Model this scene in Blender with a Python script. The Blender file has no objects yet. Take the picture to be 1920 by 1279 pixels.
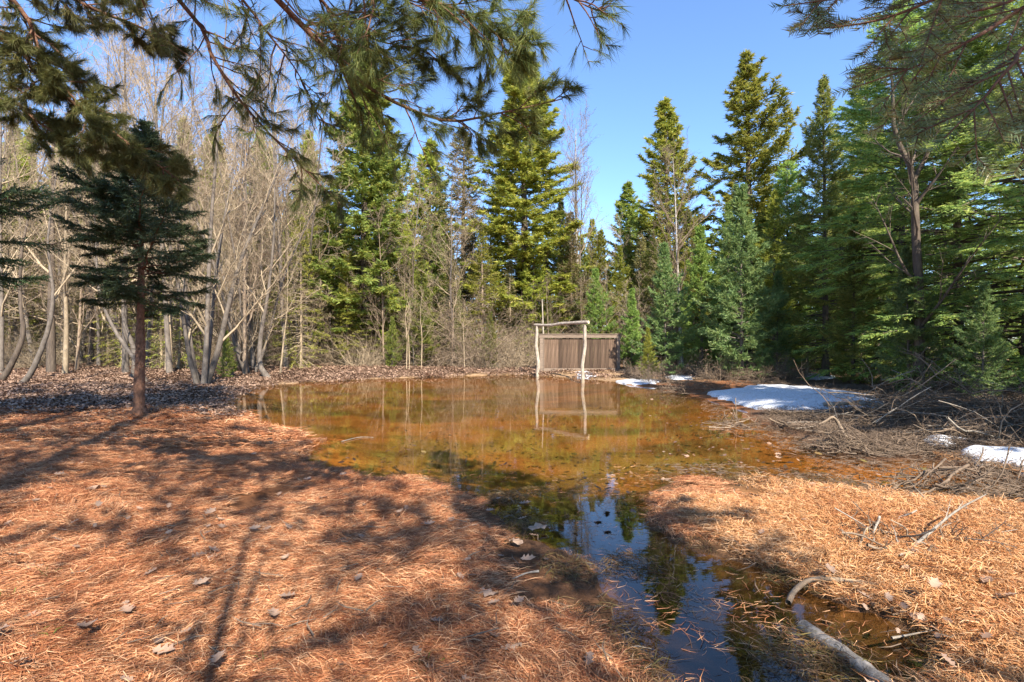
import bpy, math, random
import numpy as np
rng = np.random.default_rng(11)
random.seed(5)
scene = bpy.context.scene
C = scene.collection
R_ = math.radians

# ------------------------------------------------------------------ camera
F = 960.0                     # focal length in pixels of the 1920-wide photograph
HZ = 640.0                    # horizon row
EYE = 1.5
cam_d = bpy.data.cameras.new('camera'); cam = bpy.data.objects.new('camera', cam_d); C.objects.link(cam)
cam.location = (0, 0, EYE); cam.rotation_euler = (R_(90), 0, 0)
cam_d.lens = 18.0; cam_d.sensor_width = 36.0; cam_d.clip_start = 0.05; cam_d.clip_end = 2000
scene.camera = cam

# ------------------------------------------------------------------ light
SUN_EL, SUN_AZ = 42.0, 158.0      # azimuth clockwise from +Y (view direction)
w = bpy.data.worlds.new('World'); scene.world = w; w.use_nodes = True
nt = w.node_tree
bg = nt.nodes['Background']
sky = nt.nodes.new('ShaderNodeTexSky'); sky.sky_type = 'NISHITA'; sky.sun_disc = False
sky.sun_elevation = R_(SUN_EL); sky.sun_rotation = R_(SUN_AZ)
sky.air_density = 1.0; sky.dust_density = 0.1; sky.ozone_density = 6.0; sky.altitude = 1200
nt.links.new(sky.outputs[0], bg.inputs[0]); bg.inputs[1].default_value = 0.13
sd_ = bpy.data.lights.new('sun', 'SUN'); sun = bpy.data.objects.new('sun', sd_); C.objects.link(sun)
sd_.energy = 4.8; sd_.angle = R_(0.53); sd_.color = (1.0, 0.93, 0.82)
sun.rotation_euler = (R_(90 - SUN_EL), 0, R_(180 - SUN_AZ))
SUNV = np.array([math.sin(R_(SUN_AZ))*math.cos(R_(SUN_EL)), math.cos(R_(SUN_AZ))*math.cos(R_(SUN_EL)), math.sin(R_(SUN_EL))])
scene.view_settings.view_transform = 'Standard'; scene.view_settings.look = 'None'
scene.view_settings.exposure = 1.52; scene.view_settings.gamma = 1.0
scene.view_settings.use_curve_mapping = False
scene.cycles.max_bounces = 4; scene.cycles.transparent_max_bounces = 6
scene.cycles.diffuse_bounces = 2; scene.cycles.glossy_bounces = 2; scene.cycles.transmission_bounces = 2
scene.cycles.sample_clamp_indirect = 4.0

# ------------------------------------------------------------------ helpers
def G(px, py, z=0.0):
    Y = (EYE - z) * F / (py - HZ)
    return np.array([(px - 960) / F * Y, Y, z])
def at(px, py, Y):
    return np.array([(px - 960) / F * Y, Y, EYE - (py - HZ) / F * Y])

def nrm(v): return v / np.maximum(np.linalg.norm(v, axis=-1, keepdims=True), 1e-9)

def fbm(x, y, sc=1.0, oct=3, seed=0):
    x = np.asarray(x, float) * sc; y = np.asarray(y, float) * sc
    out = np.zeros(np.broadcast(x, y).shape); a = 1.0; tot = 0
    for o in range(oct):
        xi = np.floor(x).astype(np.int64); yi = np.floor(y).astype(np.int64)
        fx = x - xi; fy = y - yi
        fx = fx*fx*(3-2*fx); fy = fy*fy*(3-2*fy)
        def h(i, j):
            n = (i*374761393 + j*668265263 + (seed+o)*974711) & 0x7fffffff
            n = ((n ^ (n >> 13)) * 1274126177) & 0x7fffffff
            return ((n ^ (n >> 16)) & 0xffff) / 65535.0
        v = (h(xi, yi)*(1-fx)+h(xi+1, yi)*fx)*(1-fy) + (h(xi, yi+1)*(1-fx)+h(xi+1, yi+1)*fx)*fy
        out = out + a*v; tot += a; a *= 0.5; x = x*2.03+17.1; y = y*2.03-5.3
    return out / tot * 2 - 1

def make_mesh(name, chunks, mat=None, smooth=False):
    """chunks: list of (verts Nx3, faces Mx3 or Mx4, var M or None)"""
    me = bpy.data.meshes.new(name)
    V = []; loops = []; starts = []; var = []; off = 0; ls = 0
    for c in chunks:
        v, f = c[0], c[1]
        k = f.shape[1]
        V.append(v); loops.append((f + off).ravel()); starts.append(ls + np.arange(len(f))*k)
        var.append(c[2] if len(c) > 2 and c[2] is not None else np.full(len(f), 0.5))
        off += len(v); ls += len(f)*k
    V = np.concatenate(V).astype(np.float32); loops = np.concatenate(loops).astype(np.int32)
    starts = np.concatenate(starts).astype(np.int32); var = np.concatenate(var).astype(np.float32)
    me.vertices.add(len(V)); me.vertices.foreach_set('co', V.ravel())
    me.loops.add(len(loops)); me.loops.foreach_set('vertex_index', loops)
    me.polygons.add(len(starts)); me.polygons.foreach_set('loop_start', starts)
    if smooth: me.polygons.foreach_set('use_smooth', np.ones(len(starts), bool))
    a = me.attributes.new('var', 'FLOAT', 'FACE'); a.data.foreach_set('value', var)
    me.update(calc_edges=True)
    if mat: me.materials.append(mat)
    return me

def obj(name, me, parent=None, loc=(0, 0, 0), mat=None, kind=None):
    o = bpy.data.objects.new(name, me); C.objects.link(o); o.location = loc
    if parent: o.parent = parent
    if kind: o['kind'] = kind
    if mat:
        o.material_slots[0].link = 'OBJECT'; o.material_slots[0].material = mat
    return o
def tag(o, label, cat, group=None):
    o['label'] = label; o['category'] = cat
    if group: o['group'] = group
    return o
def thing(name, label, cat, loc=(0, 0, 0), rotz=0, group=None, scale=1.0):
    o = bpy.data.objects.new(name, None); C.objects.link(o); o.empty_display_size = 0.2
    o.location = loc; o.rotation_euler = (0, 0, rotz)
    o.scale = (scale,)*3 if np.isscalar(scale) else scale
    return tag(o, label, cat, group)

def path(pts, n):
    p = np.asarray(pts, float)
    q = np.vstack([2*p[0]-p[1], p, 2*p[-1]-p[-2]])
    seg = len(p)-1; t = np.linspace(0, seg-1e-6, n); i = t.astype(int); u = (t-i)[:, None]
    p0, p1, p2, p3 = q[i], q[i+1], q[i+2], q[i+3]
    return 0.5*((2*p1)+(-p0+p2)*u+(2*p0-5*p1+4*p2-p3)*u**2+(-p0+3*p1-3*p2+p3)*u**3)

def tubes(P, R, k=5, var=None):
    P = np.asarray(P, float); R = np.asarray(R, float)
    if P.ndim == 2: P = P[None]; R = R[None]
    B, n, _ = P.shape
    T = nrm(np.gradient(P, axis=1))
    mz = np.abs(nrm(P[:, -1]-P[:, 0])[:, 2])
    ref = np.where((mz > 0.8)[:, None], np.array([[1., 0.13, 0]]), np.array([[0, 0.1, 1.]]))[:, None, :]
    U = nrm(np.cross(T, np.broadcast_to(ref, T.shape))); W = np.cross(T, U)
    a = 2*np.pi*np.arange(k)/k
    ring = P[:, :, None, :] + R[:, :, None, None]*(np.cos(a)[None, None, :, None]*U[:, :, None, :]+np.sin(a)[None, None, :, None]*W[:, :, None, :])
    V = ring.reshape(-1, 3)
    b = np.arange(B)[:, None, None]*n*k; i = np.arange(n-1)[None, :, None]*k; j = np.arange(k)[None, None, :]; j2 = (j+1) % k
    Fq = np.stack([b+i+j, b+i+j2, b+i+k+j2, b+i+k+j], -1).reshape(-1, 4)
    v = None
    if var is not None: v = np.repeat(var, (n-1)*k)
    return (V, Fq, v)
def cap(P, R, k, end=-1):
    """end cap of a single tube (same frame as tubes)"""
    V, Fq, _ = tubes(P, R, k)
    n = len(P); ring = V[(n-1)*k:] if end == -1 else V[:k]
    c = ring.mean(0)
    V2 = np.vstack([ring, c]); f = np.array([[i, (i+1) % k, k] for i in range(k)])
    return (V2, f, np.full(k, 1.0))

def spawn(P, R, m, t0, t1, a, asd, lf, n, r, up=0.0, wig=0.1, rfrac=0.55, lmin=0.0, taper=0.85, lfall=0.55, rmin=0.003, absl=None):
    B, nP, _ = P.shape
    t = t0+(t1-t0)*((np.arange(m)[None, :]+r.random((B, m)))/m)
    x = t*(nP-1); i = np.minimum(x.astype(int), nP-2); u = x-i
    bi = np.arange(B)[:, None]
    p = P[bi, i]*(1-u)[..., None]+P[bi, i+1]*u[..., None]
    T = nrm(P[bi, i+1]-P[bi, i])
    rr = R[bi, i]*(1-u)+R[bi, i+1]*u
    pl = np.linalg.norm(np.diff(P, axis=1), axis=-1).sum(1)[:, None]
    ref = r.normal(size=(B, m, 3)); perp = nrm(np.cross(T, ref))
    ang = a+asd*r.normal(size=(B, m))
    d = T*np.cos(ang)[..., None]+perp*np.sin(ang)[..., None]
    base = pl*lf if absl is None else absl
    L = base*(1-lfall*(t-t0)/(t1-t0))*(0.6+0.6*r.random((B, m)))+lmin
    rc = np.maximum(rr*rfrac*(0.7+0.5*r.random((B, m))), rmin)
    p = p.reshape(-1, 3); d = d.reshape(-1, 3); L = L.reshape(-1, 1); rc = rc.reshape(-1)
    out = [p]
    for s in range(n-1):
        d = nrm(d+wig*r.normal(size=d.shape)+np.array([0, 0, up]))
        p = p+d*L/(n-1); out.append(p)
    P2 = np.stack(out, 1)
    R2 = rc[:, None]*(1-taper*np.linspace(0, 1, n))[None]
    return P2, np.maximum(R2, 0.0012)

def needles(p, d, L, K, nl, nw, ang, r, up=None, flat=0.0, hang=0.0, asd=0.2, lenj=0.3, t0=0.0):
    """K slim triangles along each twig. p,d: (T,3) L: (T,)"""
    T_ = len(p)
    t = t0+(1-t0)*(np.arange(K)[None, :]+r.random((T_, K)))/K
    base = p[:, None]+d[:, None]*(L[:, None]*t)[..., None]
    rnd = r.normal(size=(T_, K, 3))
    D = np.broadcast_to(d[:, None], rnd.shape)
    perp = nrm(np.cross(D, rnd))
    if flat > 0:
        upv = np.array([0, 0, 1.0]) if up is None else up
        side = nrm(np.cross(D, np.broadcast_to(upv, D.shape)))*np.where(np.arange(K) % 2, 1, -1)[None, :, None]
        perp = nrm(perp*(1-flat)+side*flat)
    a = ang+asd*r.normal(size=(T_, K))
    nd = nrm(D*np.cos(a)[..., None]+perp*np.sin(a)[..., None]+np.array([0, 0, -hang]))
    l = nl*(1-lenj+2*lenj*r.random((T_, K)))
    side = nrm(np.cross(nd, r.normal(size=nd.shape)))*(nw/2)
    V = np.stack([base-side, base+side, base+nd*l[..., None]], 2).reshape(-1, 3)
    Ft = np.arange(len(V)).reshape(-1, 3)
    tv = r.random(T_)
    var = np.clip(np.repeat(tv, K)*0.7+0.3*r.random(T_*K), 0, 1)
    return (V, Ft, var)

# ------------------------------------------------------------------ materials
def newmat(name):
    m = bpy.data.materials.new(name); m.use_nodes = True
    n = m.node_tree; n.nodes.clear()
    out = n.nodes.new('ShaderNodeOutputMaterial')
    return m, n, out
def ramp(n, cols, poss=None):
    r = n.nodes.new('ShaderNodeValToRGB'); e = r.color_ramp.elements
    poss = poss or [i/(len(cols)-1) for i in range(len(cols))]
    e[0].position = poss[0]; e[0].color = (*cols[0], 1); e[1].position = poss[-1]; e[1].color = (*cols[-1], 1)
    for c, p in zip(cols[1:-1], poss[1:-1]):
        x = e.new(p); x.color = (*c, 1)
    return r
def foliage_mat(name, cols, trans=0.3, objvar=0.25, rough=0.55):
    m, n, out = newmat(name)
    at_ = n.nodes.new('ShaderNodeAttribute'); at_.attribute_name = 'var'
    rp = ramp(n, cols); n.links.new(at_.outputs['Fac'], rp.inputs[0])
    oi = n.nodes.new('ShaderNodeObjectInfo')
    hs = n.nodes.new('ShaderNodeHueSaturation')
    mr = n.nodes.new('ShaderNodeMapRange'); mr.inputs[3].default_value = 1-objvar; mr.inputs[4].default_value = 1+objvar
    n.links.new(oi.outputs['Random'], mr.inputs[0]); n.links.new(mr.outputs[0], hs.inputs['Value'])
    mr2 = n.nodes.new('ShaderNodeMapRange'); mr2.inputs[3].default_value = 0.485; mr2.inputs[4].default_value = 0.515
    n.links.new(oi.outputs['Random'], mr2.inputs[0]); n.links.new(mr2.outputs[0], hs.inputs['Hue'])
    n.links.new(rp.outputs[0], hs.inputs['Color'])
    p = n.nodes.new('ShaderNodeBsdfPrincipled'); p.inputs['Roughness'].default_value = rough
    p.inputs['Specular IOR Level'].default_value = 0.35
    n.links.new(hs.outputs[0], p.inputs['Base Color'])
    t = n.nodes.new('ShaderNodeBsdfTranslucent'); n.links.new(hs.outputs[0], t.inputs[0])
    mx = n.nodes.new('ShaderNodeMixShader'); mx.inputs[0].default_value = trans
    n.links.new(p.outputs[0], mx.inputs[1]); n.links.new(t.outputs[0], mx.inputs[2]); n.links.new(mx.outputs[0], out.inputs[0])
    return m
def bark_mat(name, c0, c1, scale=(14, 14, 3), bump=0.6, objvar=0.2, rough=0.9, c2=None, band=None):
    m, n, out = newmat(name)
    tc = n.nodes.new('ShaderNodeTexCoord'); mp = n.nodes.new('ShaderNodeMapping'); mp.inputs['Scale'].default_value = scale
    n.links.new(tc.outputs['Object'], mp.inputs[0])
    nz = n.nodes.new('ShaderNodeTexNoise'); nz.inputs['Scale'].default_value = 1.0; nz.inputs['Detail'].default_value = 8; nz.inputs['Roughness'].default_value = 0.7
    n.links.new(mp.outputs[0], nz.inputs['Vector'])
    rp = ramp(n, [c0, c1] if c2 is None else [c0, c1, c2], [0.32, 0.68] if c2 is None else [0.3, 0.5, 0.7]); n.links.new(nz.outputs[0], rp.inputs[0])
    oi = n.nodes.new('ShaderNodeObjectInfo'); hs = n.nodes.new('ShaderNodeHueSaturation')
    mr = n.nodes.new('ShaderNodeMapRange'); mr.inputs[3].default_value = 1-objvar; mr.inputs[4].default_value = 1+objvar
    n.links.new(oi.outputs['Random'], mr.inputs[0]); n.links.new(mr.outputs[0], hs.inputs['Value'])
    n.links.new(rp.outputs[0], hs.inputs['Color'])
    p = n.nodes.new('ShaderNodeBsdfPrincipled'); p.inputs['Roughness'].default_value = rough; p.inputs['Specular IOR Level'].default_value = 0.2
    n.links.new(hs.outputs[0], p.inputs['Base Color'])
    b = n.nodes.new('ShaderNodeBump'); b.inputs['Strength'].default_value = bump; b.inputs['Distance'].default_value = 0.02
    n.links.new(nz.outputs[0], b.inputs['Height']); n.links.new(b.outputs[0], p.inputs['Normal'])
    n.links.new(p.outputs[0], out.inputs[0])
    return m

M = {}
M['spruce_y'] = foliage_mat('spruce_olive', [(0.1543, 0.2108, 0.0355), (0.3279, 0.3478, 0.0512), (0.5207, 0.4741, 0.0885)], 0.45)
M['spruce_g'] = foliage_mat('spruce_green', [(0.1205, 0.1662, 0.0384), (0.2286, 0.2801, 0.0578), (0.4332, 0.3852, 0.0866)], 0.45)
M['fir_b'] = foliage_mat('fir_bluegreen', [(0.108, 0.1812, 0.062), (0.1944, 0.2849, 0.0967), (0.3237, 0.3798, 0.1244)], 0.45)
M['hemlock'] = foliage_mat('hemlock', [(0.1393, 0.229, 0.0618), (0.2785, 0.3815, 0.0925), (0.557, 0.5976, 0.1338)], 0.5)
M['spruce_n'] = foliage_mat('spruce_near', [(0.0308, 0.055, 0.022), (0.0605, 0.0935, 0.0352), (0.1045, 0.1375, 0.055)], 0.25)
M['larch'] = foliage_mat('light_green', [(0.1166, 0.1884, 0.0391), (0.2166, 0.3043, 0.0652), (0.3333, 0.3912, 0.0913)], 0.35)
M['brownfol'] = foliage_mat('browning_spruce', [(0.1633, 0.1262, 0.0668), (0.193, 0.1782, 0.052), (0.297, 0.2228, 0.1188)], 0.2)
M['pine'] = foliage_mat('pine_needles', [(0.0702, 0.1014, 0.0343), (0.1326, 0.1638, 0.0437), (0.2652, 0.2574, 0.0624)], 0.4)
M['pine_l'] = foliage_mat('pine_bough', [(0.069, 0.0828, 0.0276), (0.1173, 0.1242, 0.0359), (0.207, 0.1794, 0.0552)], 0.35)
M['fir_near'] = foliage_mat('fir_comb', [(0.1148, 0.1806, 0.0935), (0.1913, 0.2338, 0.0935), (0.3825, 0.3187, 0.1169)], 0.35, rough=0.35)
M['bark_dark'] = bark_mat('bark_dark', (0.05, 0.038, 0.03), (0.15, 0.115, 0.085))
M['bark_red'] = bark_mat('bark_reddish', (0.075, 0.036, 0.022), (0.26, 0.135, 0.085), (26, 26, 16), 0.9, 0.05)
M['bark_grey'] = bark_mat('bark_grey', (0.075, 0.06, 0.048), (0.18, 0.15, 0.122), (9, 9, 5))
M['bark_tan'] = bark_mat('twig_tan', (0.2, 0.15, 0.095), (0.4, 0.31, 0.205), (9, 9, 5))
M['bark_brown'] = bark_mat('twig_brown', (0.13, 0.09, 0.06), (0.3, 0.225, 0.155), (9, 9, 5))
M['birch'] = bark_mat('birch_bark', (0.1, 0.085, 0.075), (0.55, 0.51, 0.46), (5, 5, 22), 0.3, 0.05, 0.7)
M['dead'] = bark_mat('dead_wood', (0.14, 0.115, 0.09), (0.36, 0.31, 0.25), (20, 20, 4))
M['peeled'] = bark_mat('peeled_log', (0.18, 0.145, 0.11), (0.45, 0.39, 0.31), (14, 14, 7), 0.5, 0.05)
M['cut'] = bark_mat('cut_end', (0.5, 0.4, 0.26), (0.62, 0.52, 0.36), (30, 30, 30), 0.1, 0.0)
M['log_dark'] = bark_mat('crossbar_bark', (0.13, 0.105, 0.085), (0.4, 0.34, 0.28), (14, 14, 10), 0.6, 0.02)
M['log_flaky'] = bark_mat('flaky_log', (0.06, 0.05, 0.042), (0.36, 0.32, 0.28), (16, 16, 16), 1.0, 0.0)
M['plank'] = bark_mat('weathered_plank', (0.045, 0.028, 0.019), (0.16, 0.105, 0.07), (30, 30, 1.6), 0.4, 0.45)
M['rail'] = bark_mat('weathered_rail', (0.12, 0.088, 0.064), (0.26, 0.195, 0.145), (3, 30, 30), 0.3, 0.08)
M['brush'] = bark_mat('brush_twigs', (0.075, 0.052, 0.036), (0.22, 0.155, 0.105), (12, 12, 12), 0.3, 0.2)

def needle_litter_mat(name, cols, rough=0.6):
    m, n, out = newmat(name)
    a = n.nodes.new('ShaderNodeAttribute'); a.attribute_name = 'var'
    g = n.nodes.new('ShaderNodeNewGeometry')
    nz = n.nodes.new('ShaderNodeTexNoise'); nz.inputs['Scale'].default_value = 0.9; nz.inputs['Detail'].default_value = 3
    n.links.new(g.outputs['Position'], nz.inputs['Vector'])
    ma = n.nodes.new('ShaderNodeMath'); ma.operation = 'MULTIPLY_ADD'; ma.inputs[1].default_value = 0.9; ma.inputs[2].default_value = -0.45
    n.links.new(nz.outputs[0], ma.inputs[0])
    ad = n.nodes.new('ShaderNodeMath'); n.links.new(a.outputs['Fac'], ad.inputs[0]); n.links.new(ma.outputs[0], ad.inputs[1])
    rp = ramp(n, cols); n.links.new(ad.outputs[0], rp.inputs[0])
    p = n.nodes.new('ShaderNodeBsdfPrincipled'); p.inputs['Roughness'].default_value = rough; p.inputs['Specular IOR Level'].default_value = 0.3
    n.links.new(rp.outputs[0], p.inputs['Base Color']); n.links.new(p.outputs[0], out.inputs[0])
    return m
M['litter'] = needle_litter_mat('pine_litter', [(0.1747, 0.0503, 0.0188), (0.332, 0.12, 0.0469), (0.4805, 0.2167, 0.0977), (0.594, 0.3484, 0.1875)])
M['straw'] = needle_litter_mat('straw_litter', [(0.2521, 0.0848, 0.028), (0.4202, 0.1767, 0.0594), (0.5379, 0.2827, 0.1189), (0.5883, 0.3676, 0.2028)])
M['leaf'] = needle_litter_mat('fallen_leaves', [(0.0837, 0.0457, 0.0292), (0.1673, 0.0995, 0.0653), (0.2703, 0.172, 0.117), (0.354, 0.2365, 0.162)], 0.45)
M['wetgrass'] = needle_litter_mat('wet_grass', [(0.0327, 0.0219, 0.0101), (0.0851, 0.0465, 0.0202), (0.1702, 0.0931, 0.0405), (0.1309, 0.1095, 0.0303)], 0.4)
M['grass'] = foliage_mat('green_grass', [(0.06, 0.14, 0.02), (0.12, 0.22, 0.03), (0.3, 0.34, 0.08)], 0.4)

def ground_mat():
    m, n, out = newmat('forest_floor')
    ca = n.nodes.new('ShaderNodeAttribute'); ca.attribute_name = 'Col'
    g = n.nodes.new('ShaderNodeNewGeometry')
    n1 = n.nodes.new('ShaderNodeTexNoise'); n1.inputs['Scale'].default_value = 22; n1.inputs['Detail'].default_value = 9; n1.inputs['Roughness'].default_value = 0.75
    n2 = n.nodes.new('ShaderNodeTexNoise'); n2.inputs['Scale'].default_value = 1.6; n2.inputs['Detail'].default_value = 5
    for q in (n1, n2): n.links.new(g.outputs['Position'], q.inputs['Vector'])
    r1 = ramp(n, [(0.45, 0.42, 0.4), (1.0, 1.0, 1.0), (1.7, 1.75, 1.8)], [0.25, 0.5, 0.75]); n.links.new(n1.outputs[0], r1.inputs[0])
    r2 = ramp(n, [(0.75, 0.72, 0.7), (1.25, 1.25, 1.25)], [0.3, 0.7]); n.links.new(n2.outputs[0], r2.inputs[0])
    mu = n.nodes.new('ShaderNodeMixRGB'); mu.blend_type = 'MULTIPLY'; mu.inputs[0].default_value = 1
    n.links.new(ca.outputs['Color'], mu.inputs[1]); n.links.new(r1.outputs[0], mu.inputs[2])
    mu2 = n.nodes.new('ShaderNodeMixRGB'); mu2.blend_type = 'MULTIPLY'; mu2.inputs[0].default_value = 1
    n.links.new(mu.outputs[0], mu2.inputs[1]); n.links.new(r2.outputs[0], mu2.inputs[2])
    p = n.nodes.new('ShaderNodeBsdfPrincipled'); p.inputs['Roughness'].default_value = 0.95; p.inputs['Specular IOR Level'].default_value = 0.1
    n.links.new(mu2.outputs[0], p.inputs['Base Color'])
    b = n.nodes.new('ShaderNodeBump'); b.inputs['Strength'].default_value = 0.7; b.inputs['Distance'].default_value = 0.04
    n.links.new(n1.outputs[0], b.inputs['Height']); n.links.new(b.outputs[0], p.inputs['Normal'])
    n.links.new(p.outputs[0], out.inputs[0])
    return m
def water_mat():
    m, n, out = newmat('pond_water')
    g = n.nodes.new('ShaderNodeNewGeometry'); mp = n.nodes.new('ShaderNodeMapping'); mp.inputs['Scale'].default_value = (1.3, 3.2, 1)
    n.links.new(g.outputs['Position'], mp.inputs[0])
    nz = n.nodes.new('ShaderNodeTexNoise'); nz.inputs['Scale'].default_value = 2.2; nz.inputs['Detail'].default_value = 3; n.links.new(mp.outputs[0], nz.inputs['Vector'])
    b = n.nodes.new('ShaderNodeBump'); b.inputs['Strength'].default_value = 0.035; b.inputs['Distance'].default_value = 0.02
    n.links.new(nz.outputs[0], b.inputs['Height'])
    lw = n.nodes.new('ShaderNodeLayerWeight'); lw.inputs[0].default_value = 0.5; n.links.new(b.outputs[0], lw.inputs['Normal'])
    pw = n.nodes.new('ShaderNodeMath'); pw.operation = 'POWER'; pw.inputs[1].default_value = 4.2; n.links.new(lw.outputs['Facing'], pw.inputs[0])
    fr = n.nodes.new('ShaderNodeMath'); fr.operation = 'MULTIPLY_ADD'; fr.inputs[1].default_value = 0.96; fr.inputs[2].default_value = 0.055; n.links.new(pw.outputs[0], fr.inputs[0])
    tr = n.nodes.new('ShaderNodeBsdfTransparent'); tr.inputs[0].default_value = (0.96, 0.85, 0.6, 1)
    gl = n.nodes.new('ShaderNodeBsdfGlossy'); gl.inputs['Roughness'].default_value = 0.015; n.links.new(b.outputs[0], gl.inputs['Normal'])
    mx = n.nodes.new('ShaderNodeMixShader'); n.links.new(fr.outputs[0], mx.inputs[0]); n.links.new(tr.outputs[0], mx.inputs[1]); n.links.new(gl.outputs[0], mx.inputs[2])
    n.links.new(mx.outputs[0], out.inputs[0])
    return m
def snow_mat():
    m, n, out = newmat('old_snow')
    tc = n.nodes.new('ShaderNodeTexCoord')
    nz = n.nodes.new('ShaderNodeTexNoise'); nz.inputs['Scale'].default_value = 7; nz.inputs['Detail'].default_value = 8; n.links.new(tc.outputs['Object'], nz.inputs['Vector'])
    n2 = n.nodes.new('ShaderNodeTexNoise'); n2.inputs['Scale'].default_value = 28; n2.inputs['Detail'].default_value = 6; n2.inputs['Roughness'].default_value = 0.7; n.links.new(tc.outputs['Object'], n2.inputs['Vector'])
    rp = ramp(n, [(0.6, 0.61, 0.64), (0.5, 0.5, 0.51), (0.16, 0.115, 0.08)], [0.44, 0.56, 0.64]); n.links.new(n2.outputs[0], rp.inputs[0])
    p = n.nodes.new('ShaderNodeBsdfPrincipled'); p.inputs['Roughness'].default_value = 0.6
    n.links.new(rp.outputs[0], p.inputs['Base Color'])
    b = n.nodes.new('ShaderNodeBump'); b.inputs['Strength'].default_value = 0.5; b.inputs['Distance'].default_value = 0.03
    n.links.new(nz.outputs[0], b.inputs['Height']); n.links.new(b.outputs[0], p.inputs['Normal'])
    n.links.new(p.outputs[0], out.inputs[0])
    return m
M['ground'] = ground_mat(); M['water'] = water_mat(); M['snow'] = snow_mat()

# ------------------------------------------------------------------ terrain and pond
shore_px = [(392, 772), (420, 750), (470, 727), (560, 717), (700, 711), (850, 706), (960, 704), (1050, 707), (1120, 712), (1180, 722),
            (1250, 732), (1330, 752), (1390, 772), (1420, 796), (1480, 812), (1540, 850), (1640, 868), (1740, 862), (1830, 880), (1920, 905), (2060, 940),
            (2060, 985), (1930, 960), (1830, 935), (1790, 950), (1740, 950), (1640, 928), (1520, 908), (1400, 898), (1285, 900), (1232, 925), (1212, 960), (1222, 995),
            (1300, 1030), (1400, 1062), (1490, 1088), (1530, 1112), (1600, 1142), (1670, 1160), (1745, 1200), (1770, 1290), (1720, 1340),
            (1250, 1340), (1190, 1250), (1160, 1180), (1155, 1130), (1120, 1080), (1060, 1035), (985, 1010), (930, 970), (870, 925), (800, 905), (700, 896), (630, 888),
            (575, 868), (545, 832), (490, 806), (430, 790)]
SH = np.array([G(a, b)[:2] for a, b in shore_px])
def poly_sd(x, y, poly):
    x = np.asarray(x, float); y = np.asarray(y, float); sh = x.shape
    p = np.stack([x.ravel(), y.ravel()], -1)
    d2 = np.full(len(p), 1e18); ins = np.zeros(len(p), bool)
    for i in range(len(poly)):
        a = poly[i]; b = poly[(i+1) % len(poly)]
        e = b-a; q = p-a; t = np.clip((q@e)/(e@e), 0, 1)
        d2 = np.minimum(d2, ((q-t[:, None]*e)**2).sum(1))
        c = ((a[1] > p[:, 1]) != (b[1] > p[:, 1]))
        if abs(b[1]-a[1]) > 1e-9:
            ins ^= c & (p[:, 0] < (b[0]-a[0])*(p[:, 1]-a[1])/(b[1]-a[1])+a[0])
    d = np.sqrt(d2)
    return np.where(ins, -d, d).reshape(sh)
def shore_d(x, y):
    x = np.asarray(x, float); y = np.asarray(y, float)
    d = poly_sd(x, y, SH)
    amp = np.clip(y*0.025, 0.05, 0.45)
    return d+amp*fbm(x, y, 1.1, 3, 3)+0.07*fbm(x, y, 4.0, 2, 9)
def hgt(x, y, d=None):
    x = np.asarray(x, float); y = np.asarray(y, float)
    if d is None: d = shore_d(x, y)
    far = np.clip((y-17)/8, 0, 1)
    bank = 0.10+0.06*fbm(x, y, 0.35, 2, 1)
    zo = 0.012+bank*(1-np.exp(-np.maximum(d, 0)/0.8))+0.02*far*np.maximum(d, 0)*np.exp(-np.maximum(d, 0)/25)
    zo = zo+0.03*(1-np.exp(-np.maximum(d, 0)/0.3))*fbm(x, y, 2.3, 3, 5)
    zo = zo+0.012*fbm(x, y, 8, 2, 7)
    near = np.clip((5.2-y)/1.5, 0, 1)
    depth = 0.34*(1-near)+0.14*near
    zi = -depth*(1-np.exp(np.minimum(d, 0)/(1.1*(1-near)+0.16*near)))+0.02*fbm(x, y, 2.0, 3, 2)*np.clip(-d*3, 0, 1)
    zi = zi+near*0.035*fbm(x, y, 3.5, 3, 12)*np.clip(-d*4, 0, 1)
    # right-hand bank rises a little
    zr = 0.35*np.clip((x-0.62*y-1.5)/4, 0, 1)*np.clip((y-7)/3, 0, 1)
    return np.where(d > 0, np.maximum(zo, 0.008)+zr*(1-np.exp(-np.maximum(d, 0)/1.0)), zi)

def graded(brk):
    out = []
    for a, b, s in brk: out.append(np.arange(a, b, s))
    return np.unique(np.concatenate(out+[np.array([brk[-1][1]])]).round(4))
gx = graded([(-320, -60, 20), (-60, -24, 3), (-24, -9, 0.4), (-9, 9, 0.12), (9, 24, 0.4), (24, 60, 3), (60, 320, 20)])
gy = graded([(-200, -40, 20), (-40, -4, 3), (-4, 1.5, 0.4), (1.5, 9, 0.08), (9, 30, 0.22), (30, 60, 2), (60, 400, 20)])
X, Y = np.meshgrid(gx, gy)
D = shore_d(X, Y); Z = hgt(X, Y, D)
nx, ny = len(gx), len(gy)
idx = (np.arange(ny-1)[:, None]*nx+np.arange(nx-1)[None, :]).ravel()
FQ = np.stack([idx, idx+1, idx+nx+1, idx+nx], -1)
gme = make_mesh('ground', [(np.stack([X.ravel(), Y.ravel(), Z.ravel()], -1), FQ)], M['ground'], True)
def sm(a, b, v): t = np.clip((v-a)/(b-a), 0, 1); return t*t*(3-2*t)
def mixc(c, c2, f): return c*(1-f[..., None])+np.array(c2)*f[..., None]
nse = fbm(X, Y, 0.5, 3, 21)
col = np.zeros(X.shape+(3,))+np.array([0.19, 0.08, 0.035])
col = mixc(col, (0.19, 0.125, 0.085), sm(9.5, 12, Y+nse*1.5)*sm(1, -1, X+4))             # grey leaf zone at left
col = mixc(col, (0.27, 0.175, 0.10), sm(17, 19, Y+nse*1.5))                              # tan leaf bank
col = mixc(col, (0.26, 0.17, 0.105), sm(27, 32, Y+nse*2))
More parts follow.
